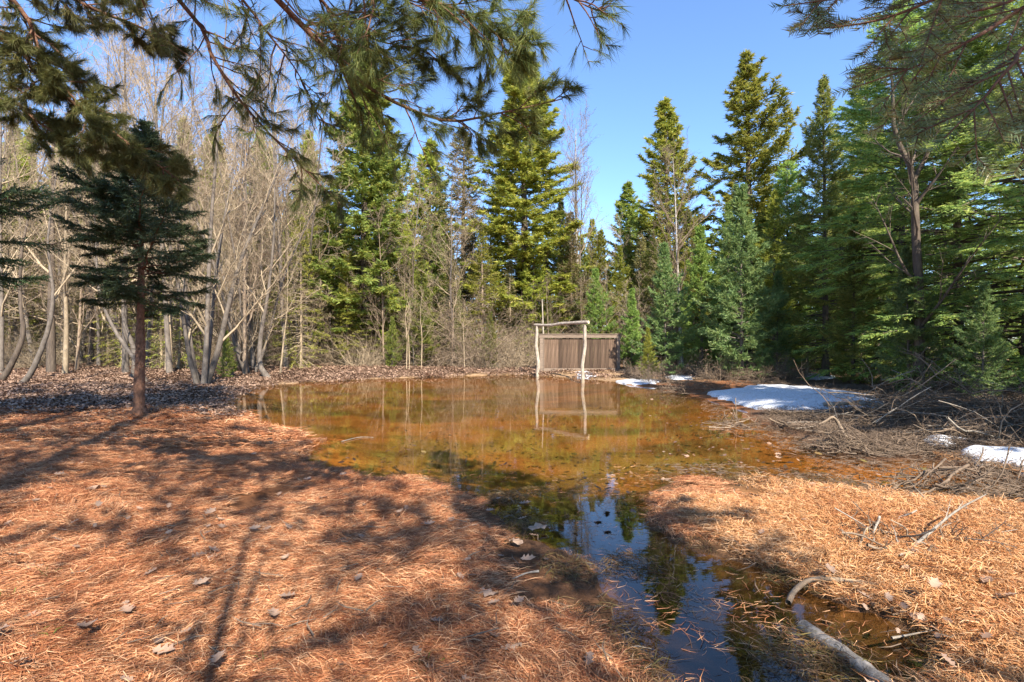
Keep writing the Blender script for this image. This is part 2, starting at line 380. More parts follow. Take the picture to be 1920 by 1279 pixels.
col = mixc(col, (0.12, 0.075, 0.048), sm(0, 1.2, X-0.42*Y+nse*.6)*sm(6, 7.5, Y)*sm(26, 22, Y))   # brushy right bank
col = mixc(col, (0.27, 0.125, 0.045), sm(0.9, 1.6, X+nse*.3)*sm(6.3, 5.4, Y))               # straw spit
wet = sm(0.10, 0.0, Z)*(D > -0.3)*sm(10, 7, Y)
col = mixc(col, (0.085, 0.05, 0.03), wet*0.8)
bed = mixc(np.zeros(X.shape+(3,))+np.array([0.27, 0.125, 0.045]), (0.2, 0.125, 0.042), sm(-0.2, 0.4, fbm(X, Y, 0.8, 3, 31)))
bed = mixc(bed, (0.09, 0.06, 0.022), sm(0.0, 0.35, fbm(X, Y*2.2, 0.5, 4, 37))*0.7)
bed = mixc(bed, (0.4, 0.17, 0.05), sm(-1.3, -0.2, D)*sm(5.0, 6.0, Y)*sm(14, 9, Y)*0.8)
bed = mixc(bed, (0.025, 0.017, 0.011), sm(5.6, 4.6, Y))  # near puddle bed painted dark in place of shade, so sky reflection shows
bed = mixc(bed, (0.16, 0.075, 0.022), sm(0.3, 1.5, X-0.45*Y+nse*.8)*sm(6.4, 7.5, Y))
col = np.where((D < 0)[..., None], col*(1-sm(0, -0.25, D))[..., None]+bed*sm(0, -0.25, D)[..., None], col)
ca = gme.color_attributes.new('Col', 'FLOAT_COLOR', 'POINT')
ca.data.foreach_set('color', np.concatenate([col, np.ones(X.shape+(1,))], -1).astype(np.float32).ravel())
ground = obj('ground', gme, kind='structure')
wx0, wy0 = SH.min(0)-1; wx1, wy1 = SH.max(0)+1
pond = obj('pond', make_mesh('pond', [(np.array([[wx0, wy0, 0], [wx1, wy0, 0], [wx1, wy1, 0], [wx0, wy1, 0]]), np.array([[0, 1, 2, 3]]))], M['water']), kind='structure')
def on(px, py):            # terrain point seen at a pixel (few refinement steps)
    p = G(px, py)
    for _ in range(4):
        z = max(float(hgt(p[0], p[1])), 0.0); p = G(px, py, z)
    return p
def gz(x, y): return float(hgt(np.array(x), np.array(y)))

# ------------------------------------------------------------------ tree builders (mesh sets, shared by copies)
def trunk_path(H, r, lean=0.02, wob=0.05, n=10, dirx=None):
    t = np.linspace(0, 1, n); a = r.random()*6.28
    P = np.zeros((n, 3)); P[:, 2] = t*H
    P[:, 0] = np.cos(a)*lean*H*t+wob*np.cumsum(r.normal(size=n))*0.3; P[:, 1] = np.sin(a)*lean*H*t+wob*np.cumsum(r.normal(size=n))*0.3
    P[0, :2] = 0
    return P
def conifer(H, Rc, base, whorl, per, e_lo, e_hi, droop, tip, tw_gap, tw_len, K, nl, nw, seed, fmat, bmat,
            shape=0.8, flat=0.3, hang=0.15, rt=None, belly=0.12, dead=0, lenj=0.35, trunk_k=8, skip=0.0, ejit=0.12, ang=0.75, maxtw=28, dens_in=0.25, stub=0):
    r = np.random.default_rng(seed)
    rt = rt or H*0.011
    TP = trunk_path(H, r, 0.01, 0.03, 14)
    TR = rt*(1-0.93*np.linspace(0, 1, 14)); TR[0] *= 1.35
    wood = []
    zs = []; z = base*H
    while z < H*0.985:
        u = (z-base*H)/(H-base*H); zs.append(z); z += whorl*(1-0.55*u)*(0.8+0.4*r.random())
    zs = np.array(zs)
    zz = np.repeat(zs, per)+r.normal(size=len(zs)*per)*whorl*0.25
    keep = r.random(len(zz)) >= skip; zz = zz[keep]
    zz = np.clip(zz, base*H*0.9, H*0.985)
    B = len(zz); u = np.clip((zz-base*H)/(H-base*H), 0, 1)
    az = np.arange(B)*2.39996+r.normal(size=B)*0.5
    prof = (1-u)**shape*np.clip((u+belly)/(2*belly), 0.45, 1)
    side = 1+0.22*np.sin(az*1+seed)+0.12*np.sin(2*az+seed*2.1)
    side = side*np.where(np.sin(zz*1.7+az*1.0+seed) > 0.45, 0.7, 1.0)
    L = np.maximum(Rc*prof*side*(1-lenj+1.3*lenj*r.random(B)), 0.10+0.02*H*(1-u))
    e = e_lo+(e_hi-e_lo)*u+ejit*r.normal(size=B)
    n = 6; s = np.linspace(0, 1, n)
    hd = np.stack([np.cos(az), np.sin(az)], -1)
    P = np.zeros((B, n, 3))
    out = L[:, None]*s*np.cos(np.clip(e, -1, 1.2))[:, None]
    P[:, :, :2] = hd[:, None]*out[..., None]
    P[:, :, 2] = zz[:, None]+L[:, None]*(np.sin(e)[:, None]*s-droop*(1-u)[:, None]*s**2+tip*s**4)
    P[:, 1:-1] += 0.02*L[:, None, None]*r.normal(size=(B, n-2, 3))
    ti = np.interp(zz, TP[:, 2], np.arange(14)); P[:, :, 0] += np.interp(zz, TP[:, 2], TP[:, 0])[:, None]; P[:, :, 1] += np.interp(zz, TP[:, 2], TP[:, 1])[:, None]
    br = np.clip(0.012*L+0.004, 0.004, 0.05)
    BR = br[:, None]*(1-0.85*s)[None]
    wood.append(tubes(P, BR, 3))
    # twigs
    m = np.clip((L/tw_gap).astype(int), 3, maxtw)
    pid = np.repeat(np.arange(B), m*2)
    T_ = len(pid)
    ss = dens_in+(1-dens_in)*r.random(T_)**0.85
    x = ss*(n-1); i = np.minimum(x.astype(int), n-2); uu = (x-i)[:, None]
    tp = P[pid, i]*(1-uu)+P[pid, i+1]*uu; tt = nrm(P[pid, i+1]-P[pid, i])
    sd = nrm(np.cross(tt, np.array([0, 0, 1.0])))*r.choice([-1, 1], T_)[:, None]
    an = 0.85+0.25*r.normal(size=T_)-0.35*ss
    td = nrm(tt*np.cos(an)[:, None]+sd*np.sin(an)[:, None]+np.array([0, 0, 1])*(r.normal(size=T_)*0.22-hang)[:, None])
    tl = np.minimum(tw_len, 0.12+0.42*L[pid]*(1.05-ss))*(0.6+0.6*r.random(T_))
    tips = P[:, -2]; tdir = nrm(P[:, -1]-P[:, -2]); tlen = np.linalg.norm(P[:, -1]-P[:, -2], axis=1)+0.08
    tp = np.vstack([tp, tips]); td = np.vstack([td, tdir]); tl = np.concatenate([tl, tlen])
    # leader
    ld = np.tile([[0, 0, 1.0]], (3, 1)); tp = np.vstack([tp, np.tile(TP[-1]-[0, 0, .35], (3, 1))]); td = np.vstack([td, ld]); tl = np.concatenate([tl, [.5, .45, .4]])
    fol = needles(tp, td, tl, K, nl, nw, ang, r, flat=flat, hang=hang*0.5)
    fol2 = []
    if dead:
        q, rr = spawn(TP[None, :9], TR[None, :9], dead, 0.02, 0.98, 1.45, 0.25, 0.1, 5, r, up=-0.06, wig=0.16, lfall=0.3, rfrac=0.16, absl=Rc*0.75, rmin=0.006)
        wood.append(tubes(q, rr, 3))
        q2, r2 = spawn(q, rr, 6, 0.25, 0.95, 0.8, 0.3, 0.4, 4, r, up=-0.05, wig=0.2, rmin=0.004)
        wood.append(tubes(q2, r2, 3))
    if stub:
        q, rr = spawn(TP[None, :8], TR[None, :8], stub, 0.02, 0.8, 1.45, 0.2, 0.1, 3, r, up=-0.05, wig=0.1, lfall=0.1, rfrac=0.12, absl=0.16, rmin=0.005)
        wood.append(tubes(q, rr, 3))
    if trunk_k > 10:
        TPd = path(TP, 60); TRd = np.interp(np.linspace(0, 1, 60), np.linspace(0, 1, 14), TR)*(1+0.05*r.normal(size=60)); TRd[0] *= 1.4; TRd[1] *= 1.12
        tr = tubes(TPd, TRd, trunk_k)
    else: tr = tubes(TP, TR, trunk_k)
    return dict(trunk=make_mesh('trunk', [tr], bmat, True), branches=make_mesh('branches', wood, bmat), foliage=make_mesh('foliage', [fol]+fol2, fmat))

def bare(H, r0, n1, n2, n3, a1, up1, seed, bmat, t0=0.3, lf1=0.42, lf2=0.45, lf3=0.5, lean=0.05, wob=0.1, a2=0.6, n4=0, rmin=0.005, stems=None, tw=None, wig=0.12):
    r = np.random.default_rng(seed)
    if stems is None:
        TP = path(trunk_path(H, r, lean, wob, 6), 14)[None]; TR = (r0*(1-0.9*np.linspace(0, 1, 14)))[None]; TR[:, 0] *= 1.25
    else:
        TP = np.stack([path(s[0], 14) for s in stems]); TR = np.stack([s[1]*(1-0.9*np.linspace(0, 1, 14)) for s in stems])
    q1, r1 = spawn(TP, TR, n1, t0, 0.98, a1, 0.15, lf1, 7, r, up=up1, wig=wig*0.8, rmin=0.012)
    q2, r2 = spawn(q1, r1, n2, 0.15, 0.98, a2, 0.2, lf2, 5, r, up=up1*0.8, wig=wig, rmin=0.007)
    ch = [tubes(q1, r1, 4), tubes(q2, r2, 3)]
    q3, r3 = spawn(q2, r2, n3, 0.15, 0.98, a2, 0.25, lf3, 4, r, up=up1*0.5, wig=wig*1.2, rmin=rmin)
    ch.append(tubes(q3, r3, 3))
    if n4:
        q4, r4 = spawn(q3, r3, n4, 0.2, 0.98, a2, 0.25, 0.5, 3, r, up=up1*0.4, wig=wig*1.3, rmin=rmin)
        ch.append(tubes(q4, r4, 3))
    tr = [tubes(TP[i], TR[i], 8) for i in range(len(TP))]
    d = {}
    if len(tr) == 1: d['trunk'] = make_mesh('trunk', tr, bmat, True)
    else:
        for i, t in enumerate(tr): d['trunk%d' % i] = make_mesh('trunk', [t], bmat, True)
    d['branches'] = make_mesh('branches', ch, tw or bmat)
    return d

def plant(ms, name, label, cat, x, y, scale=1.0, rot=None, group=None, fmat=None, wmat=None, z=None, tilt=None):
    e = thing(name, label, cat, (x, y, (gz(x, y)-0.03) if z is None else z), random.random()*6.28 if rot is None else rot, group, scale)
    if tilt: e.rotation_euler[0], e.rotation_euler[1] = tilt
    for k, me in ms.items():
        nm = 'trunk' if k.startswith('trunk') else k
        obj(nm, me, e, mat=fmat if (k == 'foliage') else wmat)
    return e
def pxx(px, Y): return (px-960)/F*Y

# ------------------------------------------------------------------ tree kinds
sp_tall = conifer(17.5, 2.7, 0.13, 0.36, 8, -0.12, 0.75, 0.28, 0.22, 0.075, 0.42, 8, 0.16, 0.055, 1, M['spruce_y'], M['bark_dark'], shape=0.62, dead=30, lenj=0.5, skip=0.14)
sp_open = conifer(17.5, 3.3, 0.12, 0.60, 6, 0.05, 0.85, 0.22, 0.30, 0.085, 0.45, 9, 0.16, 0.055, 2, M['spruce_y'], M['bark_dark'], shape=0.75, flat=0.4, dead=26, lenj=0.45, skip=0.1)
sp_mid = conifer(15.5, 2.5, 0.1, 0.45, 7, 0.0, 0.85, 0.25, 0.30, 0.085, 0.40, 9, 0.16, 0.055, 3, M['spruce_y'], M['bark_dark'], shape=0.8, dead=30, lenj=0.5, skip=0.16)
sp_full = conifer(11.2, 2.9, 0.04, 0.34, 8, -0.05, 0.8, 0.20, 0.22, 0.085, 0.42, 9, 0.10, 0.028, 4, M['spruce_g'], M['bark_dark'], shape=0.9, flat=0.35, lenj=0.5, skip=0.1)
fir_young = conifer(5.0, 1.35, 0.03, 0.22, 7, 0.1, 0.85, 0.10, 0.15, 0.06, 0.30, 10, 0.085, 0.024, 5, M['fir_b'], M['bark_grey'], shape=0.85, flat=0.5, hang=0.05, lenj=0.55, skip=0.12)
sp_brown = conifer(14.5, 2.2, 0.12, 0.42, 7, -0.2, 0.7, 0.35, 0.2, 0.11, 0.4, 5, 0.14, 0.04, 6, M['brownfol'], M['bark_brown'], shape=0.7, dead=60, skip=0.15)
hemlock = conifer(12.5, 3.6, 0.05, 0.40, 8, -0.1, 0.6, 0.22, 0.02, 0.085, 0.50, 9, 0.10, 0.03, 7, M['hemlock'], M['bark_dark'], shape=0.6, flat=0.75, hang=0.12, belly=0.08)
sp_dead = conifer(7.0, 1.6, 0.03, 0.26, 6, -0.25, 0.6, 0.3, 0.1, 0.2, 0.35, 3, 0.11, 0.03, 8, M['brownfol'], M['bark_tan'], shape=0.7, dead=70, skip=0.2)
sp_near = conifer(5.4, 1.85, 0.395, 0.17, 7, -0.05, 0.75, 0.16, 0.10, 0.042, 0.36, 26, 0.05, 0.012, 9, M['spruce_n'], M['bark_red'], shape=1.1, flat=0.25, hang=0.22, rt=0.105, lenj=0.5, ejit=0.3, trunk_k=16, stub=60, belly=0.3, maxtw=24, ang=0.85)

def bare_set():
    s = []
    s.append(bare(11.5, 0.085, 20, 9, 7, 0.65, 0.07, 21, M['bark_grey'], n4=4, tw=M['bark_tan'], t0=0.16, lf1=0.36, wig=0.2))
    s.append(bare(12.5, 0.09, 22, 9, 7, 0.55, 0.08, 22, M['bark_grey'], n4=4, tw=M['bark_tan'], t0=0.14, wob=0.22, lf1=0.36, wig=0.2))
    s.append(bare(9.5, 0.075, 20, 9, 7, 0.75, 0.04, 23, M['bark_grey'], n4=4, tw=M['bark_tan'], t0=0.12, wob=0.25, lf1=0.4, wig=0.22))
    s.append(bare(8.5, 0.06, 22, 8, 7, 0.6, 0.06, 24, M['bark_brown'], n4=4, tw=M['bark_brown'], t0=0.08, lf1=0.4, wig=0.2))
    return s
bt = bare_set()
birch = bare(13.0, 0.12, 26, 9, 7, 0.55, 0.08, 31, M['birch'], tw=M['bark_brown'], t0=0.3, lf1=0.36, n4=2)
vr = np.random.default_rng(77)
def vase(n, H, spread, r0, seed):
    r = np.random.default_rng(seed); st = []
    for i in range(n):
        a = i*2.39996+r.random(); s = spread*(0.5+0.7*r.random()); h = H*(0.75+0.3*r.random())
        c, d = math.cos(a), math.sin(a)
        st.append(([(c*.12, d*.12, 0), (c*s*.12+.1*c, d*s*.12+.1*d, h*.12), (c*s*.34, d*s*.34, h*.4), (c*s*.7, d*s*.7, h*.72), (c*s, d*s, h)], r0*(0.7+0.5*r.random())))
    return st
vase1 = bare(0, 0, 11, 8, 6, 0.5, 0.07, 41, M['bark_grey'], stems=vase(5, 12.5, 2.9, 0.095, 1), tw=M['bark_tan'], n4=4, lf1=0.33, t0=0.2, wig=0.18)
vase2 = bare(0, 0, 12, 8, 7, 0.5, 0.06, 42, M['bark_grey'], stems=vase(4, 10.5, 3.0, 0.075, 5), tw=M['bark_tan'], n4=4, lf1=0.36, t0=0.12, wig=0.2)
def tangle(H, W, n, seed, mat, up=0.03):
    r = np.random.default_rng(seed)
    a = r.random(n)*6.28; rad = W*np.sqrt(r.random(n))*0.6
    P0 = np.stack([np.cos(a)*rad, np.sin(a)*rad, np.zeros(n)], -1)
    d = nrm(np.stack([np.cos(a)*.5+.4*r.normal(size=n), np.sin(a)*.5+.4*r.normal(size=n), 0.5+r.random(n)], -1))
    L = H*(0.5+0.8*r.random(n))
    out = [P0]; p = P0
    for s in range(6):
        d = nrm(d+0.25*r.normal(size=d.shape)+np.array([0, 0, -0.09])); p = p+d*L[:, None]/6; out.append(p)
    P = np.stack(out, 1); P[..., 2] = np.abs(P[..., 2]); RR = (0.008+0.010*r.random(n))[:, None]*(1-0.8*np.linspace(0, 1, 7))[None]
    q, rr = spawn(P, RR, 7, 0.15, 0.98, 0.9, 0.35, 0.4, 5, r, up=-0.04, wig=0.25, rmin=0.005)
    q2, r2 = spawn(q, rr, 4, 0.15, 0.98, 0.9, 0.35, 0.5, 4, r, up=-0.03, wig=0.28, rmin=0.004)
    for qq in (q, q2): qq[..., 2] = np.abs(qq[..., 2])
    return dict(stems=make_mesh('stems', [tubes(P, RR, 4)], mat), twigs=make_mesh('twigs', [tubes(q, rr, 3), tubes(q2, r2, 3)], mat))
tg = [tangle(2.1, 1.4, 70, 51, M['bark_tan']), tangle(1.6, 1.5, 70, 52, M['bark_brown']), tangle(2.8, 1.2, 60, 53, M['bark_brown'])]

# ---- pine with long-needled tufts
def tufts(p, d, n, nl, nw, r, spread=0.55, hang=0.25):
    T_ = len(p)
    D = np.repeat(d, n, 0); P = np.repeat(p, n, 0)
    P = P-D*(0.06*r.random(T_*n))[:, None]
    nd = nrm(D+spread*r.normal(size=D.shape)+np.array([0, 0, -hang]))
    l = nl*(0.7+0.5*r.random(T_*n))
    sd = nrm(np.cross(nd, r.normal(size=nd.shape)))*(nw/2)
    V = np.stack([P-sd, P+sd, P+nd*l[:, None]+np.array([0, 0, -0.12])*l[:, None]], 1).reshape(-1, 3)
    var = np.clip(np.repeat(r.random(T_), n)*0.75+0.25*r.random(T_*n), 0, 1)
    return (V, np.arange(len(V)).reshape(-1, 3), var)
def pine_limb(P, R, r, m1, m2, nt_, nl, nw, l1=0.4, l2=0.45, hang=0.25, spread=0.5, t0=0.2, m3=0, a1=0.8):
    P = P[None] if P.ndim == 2 else P; R = R[None] if R.ndim == 1 else R
    q1, r1 = spawn(P, R, m1, t0, 0.99, a1, 0.25, l1, 6, r, up=0.0, wig=0.14, rfrac=0.5, rmin=0.005, lfall=0.7)
    q2, r2 = spawn(q1, r1, m2, 0.2, 0.98, 0.7, 0.25, l2, 4, r, up=0.02, wig=0.14, rmin=0.003)
    wood = [tubes(q1, r1, 4), tubes(q2, r2, 3)]
    ends = [q2]
    if m3:
        q3, r3 = spawn(q2, r2, m3, 0.3, 0.98, 0.6, 0.25, 0.5, 3, r, up=0.02, wig=0.1, rmin=0.0025)
        wood.append(tubes(q3, r3, 3)); ends.append(q3)
    pp = []; dd = []
    for q in ends+[q1[:, -3:]]:
        for j in (-1, -2):
            pp.append(q[:, j]); dd.append(nrm(q[:, -1]-q[:, -2]))
    fol = tufts(np.vstack(pp), np.vstack(dd), nt_, nl, nw, r, spread, hang)
    return wood, fol
def pine(H, Rc, base, nl_, seed, tri=10, nl=0.16, nw=0.018, m1=9, m2=4, fm='pine'):
    r = np.random.default_rng(seed)
    TP = path(trunk_path(H, r, 0.01, 0.05, 5), 12); TR = 0.16*(1-0.9*np.linspace(0, 1, 12))*H/14
    t = base+(0.98-base)*np.sort(r.random(nl_)); az = np.arange(nl_)*2.4+r.random(nl_)
    L = Rc*(1-t)**0.55*(0.6+0.6*r.random(nl_))+0.4
    s = np.linspace(0, 1, 7)
    P = np.zeros((nl_, 7, 3)); P[..., 0] = np.cos(az)[:, None]*L[:, None]*s; P[..., 1] = np.sin(az)[:, None]*L[:, None]*s
    P[..., 2] = (t*H)[:, None]+L[:, None]*(0.25*s-0.2*s**2+0.18*s**3)
    P[:, 1:, :] += 0.03*L[:, None, None]*r.normal(size=(nl_, 6, 3))
    RR = (0.008+0.0045*L)[:, None]*(1-0.8*s)[None]
    wood, fol = pine_limb(P, RR, r, m1, m2, tri, nl, nw)
    return dict(trunk=make_mesh('trunk', [tubes(TP, TR, 10)], M['bark_dark'], True), branches=make_mesh('branches', [tubes(P, RR, 4)]+wood, M['bark_dark']), foliage=make_mesh('foliage', [fol], M[fm]))
pine_a = pine(14, 3.6, 0.32, 46, 61, tri=8, nl=0.13, nw=0.016, m1=10, m2=5)
pine_s = pine(10.5, 2.4, 0.2, 40, 62, nl=0.2, nw=0.03)

# ------------------------------------------------------------------ placed trees
S = 'stem'
def T(ms, name, label, px, Y, sc=1.0, rot=None, group=None, cat='tree', **k): return plant(ms, name, label, cat, pxx(px, Y), Y, sc, rot, group, **k)
near = T(sp_near, 'spruce_tree', 'small dark spruce with bare reddish lower trunk standing alone on the left needle floor', 262, 9.3, (1.25, 1.25, 1.0), 0.6)
for c in near.children:
    if c.name.startswith('trunk'): c.scale = (0.72, 0.72, 1)
T(sp_tall, 'spruce_tree', 'tallest dense olive spruce rising above the far shore left of the white birch', 985, 29, (1.75, 1.75, 1.0), 1.0)
T(sp_mid, 'spruce_tree', 'pointed olive spruce against the sky, left of the taller open-branched spruce', 1255, 31, (1.75, 1.75, 1.03), 2.0)
T(sp_open, 'spruce_tree', 'tall open-branched spruce with upswept boughs standing clear against the sky', 1408, 28.5, (1.65, 1.65, 1.0), 0.3)
T(sp_full, 'spruce_tree', 'full green spruce with a long thin leader, behind the right bank snow', 1548, 19, 1.0, 4.0)
T(sp_mid, 'spruce_tree', 'small dark far spruce in the gap between birch and pointed spruce', 1180, 38, (1.5, 1.5, 0.84), 3.0, fmat=M['spruce_g'])
T(sp_brown, 'spruce_tree', 'browning ragged spruce just left of the tallest spruce', 870, 31, (1.6, 1.6, 0.98), 1.4)
T(sp_mid, 'spruce_tree', 'narrow olive spruce second to the left of the tallest spruce', 802, 34, (1.6, 1.6, 0.95), 5.0)
T(sp_tall, 'spruce_tree', 'dark green spruce partly hidden behind the hanging pine branches', 680, 27, (1.5, 1.5, 0.93), 2.6, fmat=M['spruce_g'])
T(sp_open, 'spruce_tree', 'olive spruce at the right edge of the bare grey trees', 735, 36, (1.3, 1.3, 0.95), 0.9)
T(pine_s, 'pine_tree', 'yellow-green long-needled pine behind the forked dark trunk at right', 1645, 22, 1.0, 1.0)
T(birch, 'birch_tree', 'white-trunked birch with fine bare crown right of the tallest spruce', 1082, 30, (1.1, 1.1, 1.08), 2.0)
T(birch, 'birch_tree', 'bare pale birch in front of the pointed spruce', 1278, 25.5, (0.85, 0.85, 0.80), 4.0)
T(bt[2], 'bare_tree', 'grey leafless tree in front of the browning spruce', 850, 26, 1.05, 1.0)
T(bt[3], 'bare_tree', 'brownish leafless sapling left of the grey leafless tree', 720, 25.5, 0.9, 2.0)
T(vase1, 'bare_tree', 'clump of grey trunks splaying from one base at the edge of the leaf litter', 378, 16.2, 1.0, 0.4)
T(vase2, 'bare_tree', 'splayed leafless clump spreading low branches over the left shore', 470, 21, (1.15, 1.15, 1.1), 2.2)
T(vase1, 'bare_tree', 'tall splayed leafless clump behind the small dark spruce', 250, 24, 1.15, 3.0)
T(vase2, 'bare_tree', 'leafless clump at the right end of the grey thicket', 565, 26, 1.2, 4.0)
# firs and small conifers along far and right banks
g = 'young firs along the far bank'
fl = [(1250, 20.5, 1.05, 'fir_b', 'blue-green young fir just right of the board panel'),
      (1318, 22.5, 1.25, 'larch', 'pale yellow-green young conifer behind the blue-green fir'),
      (1393, 18.0, 1.35, 'fir_b', 'blue-green fir with bare lower stem at the head of the snow bank'),
      (1185, 24.0, 0.75, 'larch', 'soft light green young pine behind the right end of the board panel'),
      (1120, 26.5, 1.0, 'larch', 'light green bushy young conifer above the board panel'),
      (920, 25.2, 0.55, 'spruce_g', 'low young fir on the bank left of the log frame'),
      (790, 26.0, 1.05, 'spruce_g', 'slim dark green young fir above the middle of the far bank'),
      (735, 25.0, 0.5, 'spruce_g', 'small bright green fir beside the thin stems on the far bank'),
      (860, 27.5, 0.8, 'larch', 'young fir half hidden behind grey dead boughs'),
      (425, 19.0, 0.36, 'spruce_g', 'tiny green fir right of the splayed grey trunks'),
      (1030, 26.8, 0.6, 'spruce_g', 'small fir behind the log frame crossbar'),
      (1455, 19.5, 0.8, 'fir_b', 'dark young fir crowded behind the snow bank'),
      (1215, 18.8, 0.38, 'spruce_y', 'tiny fir at the water edge by the panel corner')]
for a, b, c, d, l in fl: T(fir_young, 'fir_tree', l, a, b, c, None, g, fmat=M[d])
T(sp_dead, 'dead_spruce', 'grey dead-boughed spruce drooping behind the middle of the far bank', 845, 26.4, 0.85, 1.0)
T(sp_dead, 'dead_spruce', 'grey dead-boughed spruce left of the slim young fir', 660, 26.5, 0.8, 2.0)
T(sp_dead, 'dead_spruce', 'dead-boughed spruce close behind the log frame', 955, 27.5, 0.8, 3.0)
T(sp_brown, 'spruce_tree', 'drooping olive spruce overhanging the brown thicket on the far left shore', 610, 27.5, 0.62, 3.0, fmat=M['spruce_y'])
mf = [(630, 28.5, 0.85, 'olive-green low-skirted spruce behind the brown thicket'), (765, 28.5, 0.7, 'low-skirted spruce behind the waterline saplings'), (830, 30, 0.8, 'low-skirted spruce behind the grey leafless tree'),
      (925, 28.5, 0.75, 'low-skirted spruce in front of the tallest spruce, left side'), (1050, 30.0, 0.85, 'low-skirted spruce in front of the tallest spruce, right side'), (1110, 32, 0.8, 'low-skirted spruce at the foot of the white birch'),
      (1160, 29, 0.6, 'small low-skirted spruce behind the panel corner'), (1225, 28, 0.65, 'low-skirted spruce at the foot of the pointed spruce'), (1300, 27, 0.7, 'low-skirted spruce behind the pale birch'), (1365, 26, 0.75, 'low-skirted spruce at the foot of the open-branched spruce'),
      (1450, 24, 0.75, 'olive low-skirted spruce left of the full green spruce'), (560, 31, 0.9, 'olive spruce showing behind the splayed leafless clump'), (700, 31, 1.0, 'low-skirted spruce below the dark green spruce')]
for i, (a, b, c, l) in enumerate(mf): T(sp_full, 'spruce_tree', l, a, b, (c*1.15, c*1.15, c), None, 'low-skirted spruces beyond the pond', fmat=M[['spruce_y', 'spruce_y', 'spruce_g', 'spruce_y', 'larch'][i % 5]])
# right hand wall of dark firs
rl = [(1690, 16.0, 0.95, 'hemlock behind the forked dark trunk at right'), (1800, 13.5, 0.9, 'dense shaded hemlock behind the brush pile'),
      (1925, 12.5, 1.0, 'hemlock at the right edge of the picture above the brush pile'), (1615, 21.0, 1.0, 'dark hemlock filling the gap beside the full green spruce'),
      (1770, 20, 1.15, 'tall hemlock in the second row at right'), (1480, 25, 0.8, 'shaded hemlock low behind the open-branched spruce')]
for a, b, c, l in rl: T(hemlock, 'hemlock_tree', l, a, b, c)
T(sp_full, 'spruce_tree', 'low bright green spruce between the snow bank and the hemlocks', 1600, 16.5, 0.5, 1.0)
T(fir_young, 'fir_tree', 'low dark fir behind the brush pile at right', 1840, 10.8, 0.5, 1.0, fmat=M['fir_b'])
T(fir_young, 'fir_tree', 'blue-green fir with drooping skirts above the snow bank right end', 1705, 13.2, 0.75, 3.0, fmat=M['fir_b'])
# forked dark tree at right
fk = [([(0, 0, 0), (0.03, 0, 2), (-0.08, 0, 4.2), (-0.12, 0, 5.3), (-0.5, 0.1, 6.4), (-0.62, 0, 7.4), (-.75, 0, 8.6)], 0.12), ([(-0.12, 0, 5.2), (0.2, -0.05, 5.9), (0.4, 0.1, 6.8), (0.75, 0, 8.0)], 0.06)]
forked = bare(0, 0, 14, 6, 4, 0.7, 0.03, 71, M['bark_dark'], stems=fk, tw=M['bark_dark'], lf1=0.3, t0=0.12, wig=0.1)
T(forked, 'bare_tree', 'dark forked leafless tree with thin branches over the brush pile', 1722, 13, 1.05, 0.0)

# left-hand trunks
r = np.random.default_rng(5)
def curved(pts, r0, seed, n1=6, mat='bark_grey', tw='bark_tan', t0=0.45): return bare(0, 0, n1, 6, 5, 0.6, 0.06, seed, M[mat], stems=[(pts, r0)], tw=M[tw], lf1=0.35, t0=t0, n4=2)
lt = [(18, 17.0, [(-.35, 0, 0), (0, 0, .5), (.45, 0, 1.6), (.35, 0, 2.8), (.5, 0, 5), (1.2, .3, 8.5)], 0.11, 'bark_dark', 'curved dark trunk at the left edge leaning into the woods'),
      (55, 16.2, [(-.3, 0, 0), (.1, 0, .5), (.6, 0, 1.8), (.75, 0, 3.0), (.6, 0, 5), (1.0, .3, 9)], 0.10, 'bark_grey', 'wavy grey trunk second from the left edge'),
      (96, 21.0, [(0, 0, 0), (0, 0, 3), (.05, 0, 6), (.1, 0, 11)], 0.17, 'bark_dark', 'thick straight dark trunk near the left edge'),
      (122, 20.5, [(0, 0, 0), (.05, 0, 2), (.0, 0, 5), (.2, 0, 10)], 0.11, 'bark_tan', 'pale straight trunk left of the small dark spruce'),
      (262, 16.6, [(0.2, 0, 0), (-.05, 0, .7), (-.75, 0, 1.7), (-1.3, 0, 3.0), (-1.6, 0.2, 5), (-1.8, .3, 8)], 0.085, 'bark_grey', 'slanting grey trunk leaning left from behind the small dark spruce'),
      (250, 18.5, [(0, 0, 0), (0.05, 0, 1), (-.35, 0, 2.2), (-.3, 0, 4), (-.1, 0, 9)], 0.11, 'bark_grey', 'crooked grey trunk directly behind the small dark spruce'),
      (316, 21.5, [(0, 0, 0), (.03, 0, 2), (.1, 0, 5), (.1, 0, 10)], 0.16, 'bark_tan', 'stout pale trunk between the small dark spruce and the splayed clump'),
      (500, 19.0, [(.1, 0, 0), (-.25, 0, .6), (-.2, 0, 1.8), (0.05, 0, 3.2), (.3, 0, 6), (.2, 0, 10)], 0.115, 'bark_grey', 'bowed grey trunk on the left shore mirrored in the pond'),
      (525, 20.5, [(0, 0, 0), (.15, 0, 1.5), (.3, 0, 3), (.3, 0, 6)], 0.04, 'bark_tan', 'thin sapling right of the bowed grey trunk'),
      (170, 25, [(0, 0, 0), (.1, 0, 3), (-.1, 0, 6), (0, 0, 12)], 0.14, 'bark_dark', 'dark trunk deep in the woods left of the small dark spruce'),
      (455, 26, [(0, 0, 0), (.1, 0, 3), (.2, 0, 6), (.1, 0, 12)], 0.15, 'bark_grey', 'straight grey trunk behind the splayed clump')]
for i, (a, b, p, r0, m, l) in enumerate(lt):
    T(curved(p, r0, 100+i, mat=m if m != 'birch' else 'bark_grey', tw='bark_tan'), 'bare_tree', l, a, b, 1.0, 0.0, wmat=M['birch'] if m == 'birch' else None)
